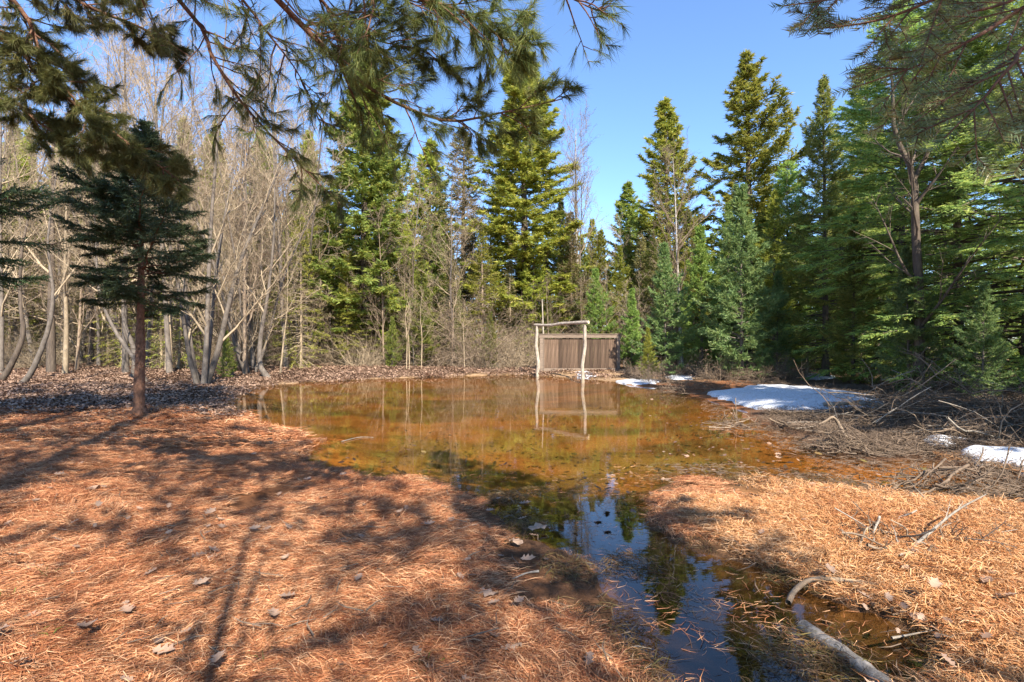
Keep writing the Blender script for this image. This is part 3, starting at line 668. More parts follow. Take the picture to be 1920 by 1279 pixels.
# thin stems at the far bank
for i, (a, b, h) in enumerate([(762, 23.6, 3.6), (768, 23.7, 2.8), (790, 23.8, 3.8), (871, 24.2, 3.0)]):
    T(curved([(0, 0, 0), (.03*(-1)**i, 0, h*.4), (-.05, 0, h*.7), (.1, 0, h)], 0.022, 140+i, 5, 'bark_tan', t0=0.3), 'sapling', ['thin upright sapling standing at the far waterline, left of a pair', 'short thin sapling beside the leftmost waterline sapling', 'tall thin sapling at the far waterline near the slim young fir', 'pale thin leaning sapling at the far waterline below the dead boughs'][i], a, b, 1, 0.0)

def spot(x, y):
    q = 960+x/y*F
    for lim, ph in ((130, 'at the far left edge'), (320, 'behind the small dark spruce'), (470, 'behind the splayed grey trunks'), (620, 'left of the dark green spruce'), (760, 'below the hanging pine branch'), (900, 'around the browning spruce'), (1020, 'behind the tall thin pole'), (1170, 'behind the board panel'), (1330, 'near the pointed spruce')):
        if q < lim: return ph
    return 'near the open-branched spruce'
# scattered bare trees filling the left woods, and brush
def zone(n, x0, x1, y0, y1, seed, mind=1.0):
    r = np.random.default_rng(seed); out = []
    k = 0
    while len(out) < n and k < 4000:
        k += 1
        y = y0+(y1-y0)*r.random(); x = pxx(x0+(x1-x0)*r.random(), y)
        if all((x-a)**2+(y-b)**2 > mind**2 for a, b in out): out.append((x, y))
    return out
for i, (x, y) in enumerate(zone(72, -140, 590, 20, 38, 7, 1.1)):
    plant(bt[i % 4], 'bare_tree', ('leafless grey tree, ' if i % 4 < 3 else 'smaller brownish leafless tree, ')+('front rank, ' if y < 27 else 'deep in the woods, ')+spot(x, y), 'tree', x, y, 1.0+0.45*random.random(), None, 'left-hand leafless woods '+('grey ' if i % 4 < 3 else 'brownish ')+('front ' if y < 27 else 'deep ')+spot(x, y))
for i, (x, y) in enumerate(zone(20, 620, 1400, 27.5, 38, 8, 1.4)):
    plant(bt[(i+2) % 4], 'bare_tree', 'leafless tree half hidden among far conifers '+spot(x, y), 'tree', x, y, 0.7+0.3*random.random(), None, 'leafless trees among the far conifers '+spot(x, y))
for i, (x, y) in enumerate(zone(36, 430, 1000, 25.2, 30, 9, 0.8)):
    plant(tg[i % 3], 'brush_thicket', 'tangle of dead '+['pale', 'brown', 'tall brown'][i % 3]+' twigs on the far bank '+spot(x, y), 'thicket', x, y, 0.85+0.5*random.random(), None, 'far bank dead brush '+['pale ', 'brown ', 'tall brown '][i % 3]+spot(x, y))
for i, (x, y) in enumerate(zone(22, -60, 480, 22, 34, 10, 1.2)):
    plant(tg[(i+1) % 3], 'brush_thicket', 'tangle of dead twigs on the woods floor '+spot(x, y), 'thicket', x, y, 0.7+0.5*random.random(), None, 'dead brush in the left woods '+spot(x, y))
for i, (x, y) in enumerate(zone(8, 1190, 1500, 17.3, 22, 11, 0.8)):
    plant(tg[1], 'brush_thicket', 'low dark twigs under the firs on the right bank', 'thicket', x, y, 0.45+0.25*random.random(), None, 'low brush under the right bank firs')
for i, (x, y) in enumerate(zone(34, 590, 1480, 29, 38, 12, 1.4)):
    plant([sp_mid, sp_brown, fir_young, sp_open][i % 4], 'spruce_tree', ['narrow olive spruce', 'browning ragged spruce', 'dense green fir', 'open-branched spruce'][i % 4]+' crowded in the far woods '+spot(x, y), 'tree', x, y, [0.55, 0.6, 1.5, 0.5][i % 4]*(0.85+0.35*random.random())*np.array([1.3, 1.3, 1.0]), None, 'crowded far conifers '+['olive ', 'browning ', 'green ', 'open '][i % 4]+spot(x, y), fmat=[None, None, M['spruce_g'], None][i % 4])
for i, (x, y) in enumerate(zone(16, -80, 580, 30, 40, 14, 2.0)):
    plant([sp_mid, sp_tall][i % 2], 'spruce_tree', 'olive spruce showing dimly through leafless trees '+spot(x, y), 'tree', x, y, 0.75+0.3*random.random(), None, 'spruces behind the leafless left woods '+spot(x, y))
for i, (x, y) in enumerate(zone(24, -60, 600, 22.5, 32, 13, 1.3)):
    plant(sp_dead, 'dead_spruce', ['thin half-dead spruce with olive tips ', 'thin brown dead spruce '][i % 2]+spot(x, y), 'tree', x, y, 0.8+0.5*random.random(), None, ['half-dead spruces ', 'dead spruces '][i % 2]+spot(x, y), fmat=M[['spruce_y', 'brownfol'][i % 2]])
for i, (x, y) in enumerate(zone(20, 590, 1340, 25.3, 28.5, 15, 1.0)):
    plant(bt[[3, 2][i % 2]], 'bare_shrub', 'small leafless shrub at the far woods edge '+spot(x, y), 'shrub', x, y, 0.42+0.25*random.random(), None, 'leafless shrubs at the far woods edge '+spot(x, y))
for i, (a, b, c, l) in enumerate([(540, 26.5, 0.5, 'drooping olive spruce low over the left shore thicket'), (650, 25.8, 0.42, 'short drooping olive spruce right of the left shore thicket'), (710, 27, 0.55, 'drooping olive spruce behind the small bright green fir'), (905, 26.8, 0.5, 'drooping olive spruce behind the low young fir'), (1000, 28, 0.5, 'drooping olive spruce behind the tall thin pole')]):
    T(sp_brown, 'spruce_tree', l, a, b, (c*1.3, c*1.3, c), None, 'drooping spruces at the far woods edge', fmat=M['spruce_y'])
# far wood behind everything: one mass
def instancer(name, pts, rots, scl, sources, kind='stuff'):
    me = bpy.data.meshes.new(name); n = len(pts)
    me.vertices.add(n); me.vertices.foreach_set('co', np.asarray(pts, np.float32).ravel())
    a = me.attributes.new('rot', 'FLOAT_VECTOR', 'POINT'); a.data.foreach_set('vector', np.asarray(rots, np.float32).ravel())
    a = me.attributes.new('scl', 'FLOAT', 'POINT'); a.data.foreach_set('value', np.asarray(scl, np.float32))
    o = bpy.data.objects.new(name, me); C.objects.link(o)
    gname = bpy.data.node_groups.new(name, 'GeometryNodeTree')
    gname.interface.new_socket('Geometry', in_out='INPUT', socket_type='NodeSocketGeometry')
    gname.interface.new_socket('Geometry', in_out='OUTPUT', socket_type='NodeSocketGeometry')
    N = gname.nodes; gi = N.new('NodeGroupInput'); go = N.new('NodeGroupOutput')
    ra = N.new('GeometryNodeInputNamedAttribute'); ra.data_type = 'FLOAT_VECTOR'; ra.inputs[0].default_value = 'rot'
    sa = N.new('GeometryNodeInputNamedAttribute'); sa.data_type = 'FLOAT'; sa.inputs[0].default_value = 'scl'
    er = N.new('FunctionNodeEulerToRotation'); gname.links.new(ra.outputs[0], er.inputs[0])
    jn = N.new('GeometryNodeJoinGeometry')
    for s in sources:
        oi = N.new('GeometryNodeObjectInfo'); oi.transform_space = 'ORIGINAL'; oi.inputs['Object'].default_value = s; oi.inputs['As Instance'].default_value = True
        ip = N.new('GeometryNodeInstanceOnPoints')
        gname.links.new(gi.outputs[0], ip.inputs['Points']); gname.links.new(oi.outputs['Geometry'], ip.inputs['Instance'])
        gname.links.new(er.outputs[0], ip.inputs['Rotation']); gname.links.new(sa.outputs[0], ip.inputs['Scale'])
        gname.links.new(ip.outputs[0], jn.inputs[0])
    gname.links.new(jn.outputs[0], go.inputs[0])
    md = o.modifiers.new('scatter', 'NODES'); md.node_group = gname
    o['kind'] = kind
    return o
def kids(label_part, skip=0):
    for o in C.objects:
        if o.type == 'EMPTY' and o.get('label', '').startswith(label_part): return [c for c in C.objects if c.parent == o]
def wood(n, x0, x1, y0, y1, seed):
    r = np.random.default_rng(seed); y = y0+(y1-y0)*r.random(n); x = (x0+(x1-x0)*r.random(n)-960)/F*y
    return np.stack([x, y, hgt(x, y)-0.05], -1), np.stack([0*x, 0*x, r.random(n)*6.28], -1), r
p, ro, r = wood(120, -300, 640, 38, 75, 21); instancer('far_forest', p, ro, 1.0+0.5*r.random(120), kids('leafless grey tree, '))
p, ro, r = wood(34, -300, 600, 38, 60, 23); instancer('far_forest', p, ro, 0.7+0.5*r.random(34), kids('pointed olive'))
p, ro, r = wood(90, -300, 1000, 33, 60, 29); instancer('far_brush', p, ro, 1.2+1.0*r.random(90), kids('tangle of dead twigs on the woods floor'))
p, ro, r = wood(26, 560, 1500, 38, 60, 22); instancer('far_forest', p, ro, 0.42+0.2*r.random(26), kids('pointed olive'))
p, ro, r = wood(30, 1420, 2200, 24, 42, 24); instancer('far_forest', p, ro, 0.6+0.4*r.random(30), kids('dense shaded hemlock'))
# ------------------------------------------------------------------ overhanging trees (trunks stand outside the frame)
def limb_obj(root, pts, r0, seed, m1, m2, nt_, nl, nw, fm, l1=0.3, l2=0.45, hang=0.25, spread=0.36, m3=0, t0=0.25, bm='bark_red', a1=0.8):
    r = np.random.default_rng(seed); P = path(pts, 22)
    RR = r0*(1-0.85*np.linspace(0, 1, 22))
    b = np.array(root.location)
    wood, fol = pine_limb(P, RR, r, m1, m2, nt_, nl, nw, l1, l2, hang, spread, t0, m3, a1)
    for ch in wood+[fol]: ch[0][:] = ch[0]-b
    w_ = obj('limb', make_mesh('limb', [tubes(P-b, RR, 7)]+wood, M[bm], True), root)
    obj('needles', make_mesh('needles', [fol], M[fm]), w_)
def trunk_only(root, H, r0, lean=(0, 0)):
    P = path([(0, 0, -.05), (lean[0]*.3, lean[1]*.3, H*.3), (lean[0]*.7, lean[1]*.7, H*.7), (lean[0], lean[1], H)], 16)
    obj('trunk', make_mesh('trunk', [tubes(P, r0*(1-0.9*np.linspace(0, 1, 16)), 12)], M['bark_dark'], True), root)
pA = plant(pine_a, 'pine_tree', 'pine just left of the viewpoint whose drooping branches hang across the top of the sky', 'tree', -2.9, 0.2, 1.0, 0.0)
pA.scale = (1, 1, 1)
for c in [o for o in C.objects if o.parent == pA]: c.scale = (0.92, 0.92, 1.05)
a0 = (-2.9, 0.2, 4.5)
limb_obj(pA, [a0, (-1.95, 1.6, 3.85), at(520, 0, 2.6), at(610, 90, 2.75), at(700, 170, 2.9), at(830, 226, 3.0), at(930, 214, 3.05), at(1055, 186, 3.1)], 0.021, 201, 39, 5, 17, 0.085, 0.0026, 'pine', l1=0.15, l2=0.42, m3=2, t0=0.1)
limb_obj(pA, [(-2.9, 0.2, 4.9), (-1.6, 1.4, 4.1), at(640, -60, 2.5), at(760, -10, 2.6), at(860, 20, 2.7), at(930, 65, 2.8), at(990, 92, 2.85)], 0.018, 202, 42, 5, 17, 0.085, 0.0026, 'pine', l1=0.14, l2=0.45, m3=2, t0=0.1)
limb_obj(pA, [(-2.9, 0.2, 4.7), (-1.8, 1.5, 3.95), at(560, -50, 2.6), at(640, 40, 2.8), at(720, 80, 2.9), at(820, 95, 3.0)], 0.014, 212, 33, 5, 17, 0.085, 0.0026, 'pine', l1=0.17, l2=0.45, m3=2, t0=0.1)
limb_obj(pA, [(-2.9, 0.2, 5.1), (-1.0, 1.3, 4.2), at(980, -70, 2.5), at(1060, -10, 2.6), at(1122, 22, 2.65)], 0.012, 203, 9, 4, 15, 0.08, 0.0028, 'pine', l1=0.1, l2=0.5, t0=0.72)
limb_obj(pA, [(-2.9, 0.2, 4.6), (-2.3, 1.7, 3.8), at(335, 0, 2.8), at(400, 110, 2.9), at(455, 195, 3.0), at(545, 292, 3.1), at(640, 385, 3.2)], 0.017, 204, 30, 4, 24, 0.085, 0.0028, 'pine_l', l1=0.12, l2=0.45, hang=0.7, t0=0.1)
limb_obj(pA, [(-2.9, 0.2, 4.75), (-2.0, 1.7, 3.95), at(430, -30, 2.8), at(500, 60, 2.9), at(560, 140, 3.0), at(600, 230, 3.1)], 0.012, 206, 27, 4, 14, 0.085, 0.0028, 'pine', l1=0.14, l2=0.45, hang=0.4, t0=0.1)
pB = plant(pine_a, 'pine_tree', 'pine off the left edge sending dark heavy boughs down across the bare trees', 'tree', -5.2, 2.2, 1.0, 0.0)
for c in [o for o in C.objects if o.parent == pB]: c.scale = (0.85, 0.85, 1.0); c.rotation_euler[2] = 2.0
b0 = (-5.2, 2.2, 4.4)
for i, (pts, mm) in enumerate([([b0, (-4.4, 2.9, 4.0), at(0, 70, 3.4), at(70, 140, 3.4), at(180, 225, 3.4), at(270, 290, 3.4), at(335, 338, 3.4)], 30),
                         ([(-5.2, 2.2, 4.9), (-4.3, 2.9, 4.3), at(0, -20, 3.3), at(80, 110, 3.4), at(150, 200, 3.4), at(240, 315, 3.4)], 26),
                         ([(-5.2, 2.2, 3.7), (-4.6, 3.0, 3.5), at(-20, 170, 3.6), at(80, 235, 3.6), at(190, 300, 3.6)], 22),
                         ([(-5.2, 2.2, 5.2), (-4.2, 2.6, 4.7), at(60, -60, 3.2), at(160, 10, 3.3), at(260, 50, 3.4), at(330, 90, 3.5)], 18)]):
    limb_obj(pB, pts, 0.022, 230+i, int(mm*1.5), 6, 19, 0.07, 0.0032, 'pine_l', l1=0.13, l2=0.42, m3=2, t0=0.2, hang=0.15, spread=0.4)
# spruce at the left edge
plant(sp_near, 'spruce_tree', 'dark spruce boughs reaching in low at the left edge', 'tree', -8.35, 7.0, (1.25, 1.25, 1.0), 2.2)
# fir hanging in at the top right: flat combs of needles
def comb_limb(root, pts, r0, seed, m, l1, fm, K=110, nl=0.021, nw=0.0022, t0=0.2, m2=5, sdir=None):
    r = np.random.default_rng(seed); P = path(pts, 20); RR = r0*(1-0.85*np.linspace(0, 1, 20)); b = np.array(root.location)
    t = t0+(0.98-t0)*np.sort(r.random(m)); i = np.minimum((t*19).astype(int), 18); p = P[i]; tt = nrm(P[i+1]-P[i])
    upv = nrm(np.array([-0.40, -0.80, 0.42])); sd = nrm(np.cross(tt, upv))*np.where(np.arange(m) % 2, 1, -1)[:, None]
    d = nrm(tt*0.72+sd*0.65+np.array([0, 0, -0.05])+0.08*r.normal(size=(m, 3)))
    L = l1*(1-0.55*(t-t0)/(1-t0))*(0.7+0.5*r.random(m))
    s = np.linspace(0, 1, 6)
    P1 = p[:, None]+d[:, None]*(L[:, None]*s)[..., None]+np.array([0, 0, -0.12])*(L[:, None]*s**2)[..., None]
    R1 = np.full((m, 1), 0.0035)*(1-0.7*s)[None]
    pid = np.repeat(np.arange(m), m2); ts = 0.2+0.7*r.random(m*m2); x = ts*5; i = np.minimum(x.astype(int), 4)
    p2 = P1[pid, i]+(P1[pid, i+1]-P1[pid, i])*(x-i)[:, None]; t2 = nrm(P1[pid, i+1]-P1[pid, i])
    sd2 = nrm(np.cross(t2, upv))*np.where(np.arange(m*m2) % 2, 1, -1)[:, None]
    d2 = nrm(t2*0.75+sd2*0.62+np.array([0, 0, -0.1])+0.06*r.normal(size=t2.shape)); L2 = 0.45*L[pid]*(1.1-ts)+0.03
    tp = [P1[:, 0], P1[:, 2], p2, P[-6:-1:2]]; td = [nrm(P1[:, 2]-P1[:, 0]), nrm(P1[:, 5]-P1[:, 2]), d2, nrm(P[-5::2]-P[-6:-1:2])]
    tl = [np.linalg.norm(P1[:, 2]-P1[:, 0], axis=1), np.linalg.norm(P1[:, 5]-P1[:, 2], axis=1), L2, np.full(3, .1)]
    tp, td, tl = np.vstack(tp), np.vstack(td), np.concatenate(tl)
    fol = needles(tp-b, td, tl, K, nl, nw, 1.0, r, up=upv, flat=0.9, asd=0.08, lenj=0.2)
    P2 = p2[:, None]+d2[:, None]*(L2[:, None]*np.linspace(0, 1, 3))[..., None]; R2 = np.full((len(p2), 1), 0.0022)*(1-0.6*np.linspace(0, 1, 3))[None]
    w_ = obj('limb', make_mesh('limb', [tubes(P-b, RR, 7), tubes(P1-b, R1, 4), tubes(P2-b, R2, 3)], M['bark_red'], True), root)
    obj('needles', make_mesh('needles', [fol], M[fm]), w_)
pF = thing('fir_tree', 'fir right of the viewpoint with flat combed twigs in the top right corner', 'tree', (2.35, -0.5, gz(2.35, -0.5)))
fc = conifer(8.0, 1.25, 0.46, 0.3, 6, -0.1, 0.7, 0.15, 0.1, 0.08, 0.36, 7, 0.10, 0.03, 90, M['hemlock'], M['bark_dark'], shape=0.7, flat=0.6)
for k_, m_ in fc.items(): obj(k_, m_, pF)
for i, (pts, m, l) in enumerate([([(2.35, -.5, 3.7), (2.3, 0.9, 3.3), at(1880, -70, 1.75), at(1760, -5, 1.8), at(1640, 40, 1.85), at(1500, 58, 1.9)], 12, 0.39),
                             ([(2.35, -.5, 3.5), (2.4, .9, 3.0), at(1960, -10, 1.75), at(1830, 70, 1.75), at(1730, 120, 1.8), at(1585, 170, 1.9)], 12, 0.39),
                             ([(2.35, -.5, 3.3), (2.3, .9, 2.8), at(2000, 40, 1.6), at(1900, 120, 1.6), at(1840, 190, 1.6), at(1770, 260, 1.6)], 14, 0.41),
                             ([(2.35, -.5, 3.6), (2.5, 1.0, 3.2), at(1990, -70, 1.9), at(1900, 0, 1.9), at(1800, 30, 1.9), at(1690, 80, 1.95)], 13, 0.41),
                             ([(2.35, -.5, 3.6), (2.2, 1.0, 3.2), at(1800, -120, 1.8), at(1700, -60, 1.8), at(1600, -10, 1.85), at(1470, 12, 1.9)], 11, 0.34),
                             ([(2.35, -.5, 3.1), (2.4, .9, 2.7), at(2040, 150, 1.7), at(1960, 215, 1.7), at(1890, 270, 1.7)], 9, 0.34)]):
    comb_limb(pF, pts, 0.012, 260+i, m, l, 'fir_near', K=30, nl=0.038, nw=0.0042, m2=3)
# trees standing behind the viewpoint (they throw the dappled shade)
for i, (x, y, s, ro, l) in enumerate([(3.2, -4.8, 0.66, 0.2, 'pine behind the viewpoint shading the foreground puddle'), (0.6, -2.4, 0.66, 1.7, 'pine right behind the viewpoint whose crown dapples the needle floor'), (3.75, -2.75, (0.4, 0.4, 0.55), 4.0, 'slim pine close behind the viewpoint to the right'), (-2.2, -2.8, 0.6, 3.1, 'pine behind the viewpoint to the left'), (-5.6, -2.0, 0.8, 0.9, 'farthest left pine behind the viewpoint'), (-4.0, -0.6, 1.3, 2.0, 'tallest pine behind the viewpoint'), (-7.2, -1.2, 1.2, 5.0, 'tall pine behind and far left of the viewpoint')]):
    e_ = plant(pine_a, 'pine_tree', l, 'tree', x, y, s, ro, 'pines behind the viewpoint')
    for c in e_.children:
        if c.name.startswith('trunk'): c.scale = (0.5, 0.5, 1)
for i, (x, y, s) in enumerate([(9.8, 3.4, 0.85), (13.2, 7.0, 0.8)]):
    plant(hemlock, 'hemlock_tree', ['hemlock just beyond the right edge shading the brush pile', 'second hemlock farther beyond the right edge'][i], 'tree', x, y, s, None, 'hemlocks beyond the right edge')

plant(sp_full, 'spruce_tree', 'second spruce beyond the right edge shading the brush pile', 'tree', 8.9, 6.0, 1.0, 2.0)
plant(sp_full, 'spruce_tree', 'spruce beyond the right edge shading the big snow bank', 'tree', 9.8, 6.7, 1.1, 1.0)
# ------------------------------------------------------------------ board panel
def box_mesh(name, sx, sy, sz, mat, bev=0.006):
    import bmesh
    bm = bmesh.new(); bmesh.ops.create_cube(bm, size=1.0)
    for v in bm.verts: v.co.x *= sx; v.co.y *= sy; v.co.z *= sz
    bmesh.ops.bevel(bm, geom=bm.edges[:], offset=bev, segments=1, affect='EDGES')
    me = bpy.data.meshes.new(name); bm.to_mesh(me); bm.free(); me.materials.append(mat); return me
PW, PH = 3.62, 1.76
pn = thing('board_panel', 'weathered brown board panel with framed edges standing behind the log frame', 'panel', (1.26+PW/2, 23.2, 0.03), R_(-1.5))
npl = 19; pw = (PW-0.3)/npl
plm = box_mesh('plank', pw-0.006, 0.022, PH-0.42, M['plank'], 0.003)
pr = np.random.default_rng(3)
for i in range(npl):
    o = obj('plank', plm, pn, (-PW/2+0.15+pw*(i+.5), 0.03+0.006*pr.random(), 0.24+(PH-0.42)/2))
top = box_mesh('rail', PW+0.06, 0.09, 0.15, M['rail']); obj('top_rail', top, pn, (0, -0.01, PH-0.075))
capm = box_mesh('rail_cap', PW+0.12, 0.15, 0.035, M['rail']); obj('rail_cap', capm, pn, (0, -0.01, PH+0.019))
bot = box_mesh('rail', PW-0.31, 0.08, 0.17, M['rail']); obj('bottom_rail', bot, pn, (0, -0.008, 0.15))
pm = box_mesh('post', 0.15, 0.12, PH-0.155, M['rail'])
for s in (-1, 1): obj('post', pm, pn, (s*(PW/2-0.075), -0.012, (PH-0.155)/2))
trim = box_mesh('trim', 0.04, 0.16, PH-0.16, M['rail'], 0.004); obj('trim', trim, pn, (-PW/2+0.18, -0.02, (PH-0.16)/2)); 
# log frame in the water
fr = thing('log_frame', 'rustic frame of two peeled log posts and a crossbar standing in the pond edge', 'frame', (1.93, 20.9, -0.1))
fb = np.array(fr.location)
r = np.random.default_rng(8)
def logp(a, b, n, wob):
    P = np.linspace(a, b, n); P[1:-1] += wob*np.cumsum(r.normal(size=(n-2, 3)), 0)*np.array([1, 1, .0]); return path(P, 30)
A0, A1 = np.array([1.10, 21.8, -.3]), np.array([1.06, 21.8, 2.14]); B0, B1 = np.array([2.74, 20.0, -.3]), np.array([2.86, 20.0, 2.13])
lp = np.array([[0, 0, 0], [-.01, 0, 0], [.04, 0, 0], [.0, 0, 0], [-.04, 0, 0], [-.01, 0, 0], [.01, 0, 0]])
for a, b, s in ((A0, A1, 1), (B0, B1, -0.8)):
    P = path(np.linspace(a, b, 7)+lp*s, 30); RR = (0.075-0.012*np.linspace(0, 1, 30))*(1+.05*r.normal(size=30)); RR = np.convolve(np.pad(RR, 2, 'edge'), np.ones(5)/5, 'valid')
    obj('post', make_mesh('post', [tubes(P-fb, RR, 12), cap(P-fb, RR, 12)], M['peeled'], True), fr)
d = nrm(B1-A1); P = path([A1-d*.12+[0, 0, .05], A1*.7+B1*.3+[0, 0, .02], A1*.45+B1*.55+[0, 0, .075], B1+d*.16+[0, -0.02, .10]], 26); RR = 0.062*(1+.06*np.sin(np.arange(26)*.9))*np.linspace(0.85, 1.12, 26)
cb = obj('crossbar', make_mesh('crossbar', [tubes(P-fb, RR, 12)], M['log_dark'], True), fr)
obj('cut_end', make_mesh('cut_end', [cap(P-fb+nrm(P[-1]-P[-2])*0.002, RR*1.0, 12)], M['cut']), cb)
P = path([at(1019, 708, 23.5), at(1019, 640, 23.5), at(1016.5, 562, 23.5)], 12)
tag(obj('pole', make_mesh('pole', [tubes(P-P[0], 0.05*(1-.55*np.linspace(0, 1, 12)), 8)], M['peeled'], True), loc=P[0]), 'tall thin pale pole rising behind the left end of the board panel', 'pole')

# ------------------------------------------------------------------ snow
def snow(poly_px, h, label, seed, py_z=0.0):
    pts = np.array([on(a, b) for a, b in poly_px]); c = pts.mean(0)
    n = 90; loop = np.vstack([pts, pts[:1]]); seg = np.linalg.norm(np.diff(loop, axis=0), axis=1); cs = np.concatenate([[0], np.cumsum(seg)])
    s = np.linspace(0, cs[-1], n, endpoint=False); E = np.stack([np.interp(s, cs, loop[:, k]) for k in range(2)], -1)
    for _ in range(2): E = (np.roll(E, 1, 0)+2*E+np.roll(E, -1, 0))/4
    k = 16; f = np.linspace(0, 1, k); V = []
    for q in f[1:]:
        ring = c[:2]+(E-c[:2])*q; ring = ring+0.30*q*np.stack([fbm(ring[:, 0], ring[:, 1], 2.2, 3, seed), fbm(ring[:, 0], ring[:, 1], 2.2, 3, seed+5)], -1)
        z = np.maximum(hgt(ring[:, 0], ring[:, 1]), 0.0)
        t = h*(1-q**3.5)**0.8*(0.75+0.5*fbm(ring[:, 0], ring[:, 1], 1.3, 3, seed+2))+0.018
        if q == 1: t = t*0-0.03
        V.append(np.concatenate([ring, (z+t)[:, None]], 1))
    zc = max(gz(c[0], c[1]), 0)+h*.8
    V = np.vstack([[[c[0], c[1], zc]]]+V)
    m = k-1; j = np.arange(n); j2 = (j+1) % n
    tri = np.stack([np.zeros(n, int), 1+j, 1+j2], -1)
    q = np.concatenate([np.stack([1+i*n+j, 1+(i+1)*n+j, 1+(i+1)*n+j2, 1+i*n+j2], -1) for i in range(m-1)])
    o0 = np.array([c[0], c[1], 0.0])
    return tag(obj('snow_patch', make_mesh('snow_patch', [(V-o0, tri), (np.zeros((0, 3)), np.zeros((0, 3), int))] if 0 else [(V-o0, tri), (V-o0, q)], M['snow'], True), loc=o0), label, 'snow')
snow([(1322, 742), (1340, 735), (1375, 738), (1398, 725), (1450, 722), (1510, 728), (1590, 738), (1655, 748), (1640, 770), (1560, 778), (1500, 778), (1430, 770), (1370, 757)], 0.16, 'large shaded snow bank along the right shore of the pond', 1)
snow([(1806, 850), (1850, 846), (1930, 852), (2000, 860), (2000, 912), (1920, 894), (1850, 876)], 0.13, 'bright sunlit snow patch at the right edge', 2)
snow([(1735, 830), (1760, 822), (1790, 824), (1792, 840), (1765, 846), (1738, 840)], 0.06, 'small snow lump beside the brush pile', 3)
snow([(1152, 716), (1190, 712), (1240, 714), (1240, 722), (1190, 723)], 0.05, 'thin snow strip at the waterline right of the board panel', 4)
snow([(1245, 706), (1275, 703), (1302, 705), (1300, 713), (1262, 714)], 0.06, 'short snow strip under the firs beyond the far corner of the pond', 5)
snow([(1075, 704), (1100, 703), (1122, 706), (1105, 709), (1080, 708)], 0.02, 'sliver of snow at the foot of the board panel', 6)
snow([(1500, 705), (1540, 702), (1560, 708), (1530, 714)], 0.08, 'small snow patch under the hemlocks behind the big snow bank', 7)
snow([(1640, 712), (1700, 708), (1730, 714), (1690, 720)], 0.08, 'snow glimpsed between the trunks behind the brush pile', 8)

# ------------------------------------------------------------------ sticks, logs, brush piles
def stick(name, label, pts, r0, mat='dead', twigs=0, seed=0, k=7, r1=0.35, cat='stick', tl=0.3, parent=None, tm=3):
    r = np.random.default_rng(seed); n = max(12, len(pts)*4); P = path(pts, n); RR = r0*(1-(1-r1)*np.linspace(0, 1, n))*(1+.06*r.normal(size=n))
    o0 = P[0].copy(); ch = [tubes(P-o0, RR, k), cap(P-o0, RR, k)]
    ch2 = []
    if twigs:
        q, rr = spawn((P-o0)[None], RR[None], twigs, 0.15, 0.95, 0.8, 0.25, tl, 5, r, up=0.02, wig=0.15, rfrac=0.5, rmin=0.0025); ch2.append(tubes(q, rr, 4))
        q2, r2 = spawn(q, rr, tm, 0.3, 0.95, 0.7, 0.25, 0.45, 4, r, wig=0.15, rmin=0.002); ch2.append(tubes(q2, r2, 3))
    if not twigs: return tag(obj(name, make_mesh(name, ch, M[mat], True), loc=o0), label, cat)
    e = thing(name, label, cat, o0)
    obj('stem', make_mesh('stem', ch, M[mat], True), e); obj('twigs', make_mesh('twigs', ch2, M[mat], True), e)
    return e
def lay(pxs, dz=0.012):
    out = []
    for p in pxs:
        q = on(p[0], p[1]); q[2] += dz+(p[2] if len(p) > 2 else 0); out.append(q)
    return out
stick('curved_stick', 'long bowed thin stick lying on the needles in the centre foreground', lay([(785, 1222), (772, 1200), (766, 1140), (772, 1090), (795, 1055), (858, 1002)]), 0.0075, 'bark_brown', r1=0.3)
stick('dead_branch', 'pale forked dead branch slanting up from the straw at right', [on(1665, 1072)+[0, 0, .0], at(1702, 1035, 3.4), at(1742, 1000, 3.48), at(1795, 957, 3.6), at(1848, 928, 3.72)], 0.014, 'dead', 5, 2)
stick('dead_branch', 'pale dead branch lying at the right edge with an upright twig', [on(1765, 1106), at(1830, 1090, 3.12), at(1880, 1082, 3.1), at(1935, 1078, 3.1)], 0.012, 'dead', 5, 3)
stick('root', 'dark arched root at the edge of the foreground puddle', lay([(1478, 1135), (1492, 1116, .02), (1525, 1106, .05), (1590, 1106, .04), (1670, 1108, 0)]), 0.017, 'bark_brown', r1=0.7, cat='root')
stick('fallen_log', 'grey flaking birch log lying through the foreground puddle', lay([(1505, 1175), (1560, 1213), (1610, 1248), (1680, 1300)], -0.005), 0.04, 'log_flaky', k=14, r1=1.1, cat='log')
stick('twig', 'thin pale twig standing out of the straw by the channel', [on(1752, 952), at(1725, 925, 4.55), at(1700, 897, 4.5)], 0.006, 'dead')
stick('twig', 'short dark stub with pale splinter on the straw spit', [on(1470, 1048), at(1505, 1028, 3.6), at(1536, 1003, 3.62)], 0.009, 'bark_brown')
stick('twig', 'straight pale twig near the bottom right corner', lay([(1672, 1208), (1700, 1203), (1755, 1192)], 0.03), 0.007, 'dead')
stick('twig', 'thin twig leaning upright among straw near the right edge', [on(1758, 1138), at(1745, 1115, 3.0), at(1730, 1080, 3.0)], 0.006, 'dead')
stick('straw_stalk', 'long pale stalk lying at the far left of the foreground', lay([(-20, 1172), (60, 1153), (115, 1138), (190, 1118)]), 0.005, 'straw', cat='stalk')
stick('twig', 'dark twig on the straw right of the pale forked branch', lay([(1730, 1055, .05), (1790, 1078, .03), (1825, 1092, .02)]), 0.007, 'bark_brown', 3, 7)
stick('twig', 'dark slender twig lying left of the pale forked branch', lay([(1600, 968, .1), (1640, 1000, .06), (1690, 1040, .02)]), 0.005, 'bark_brown', 3, 8)
stick('dead_branch', 'grey fallen branch resting against the brush at the right edge', [on(1858, 822), at(1890, 800, 8.2), at(1935, 772, 8.3)], 0.05, 'dead', k=9, cat='branch')
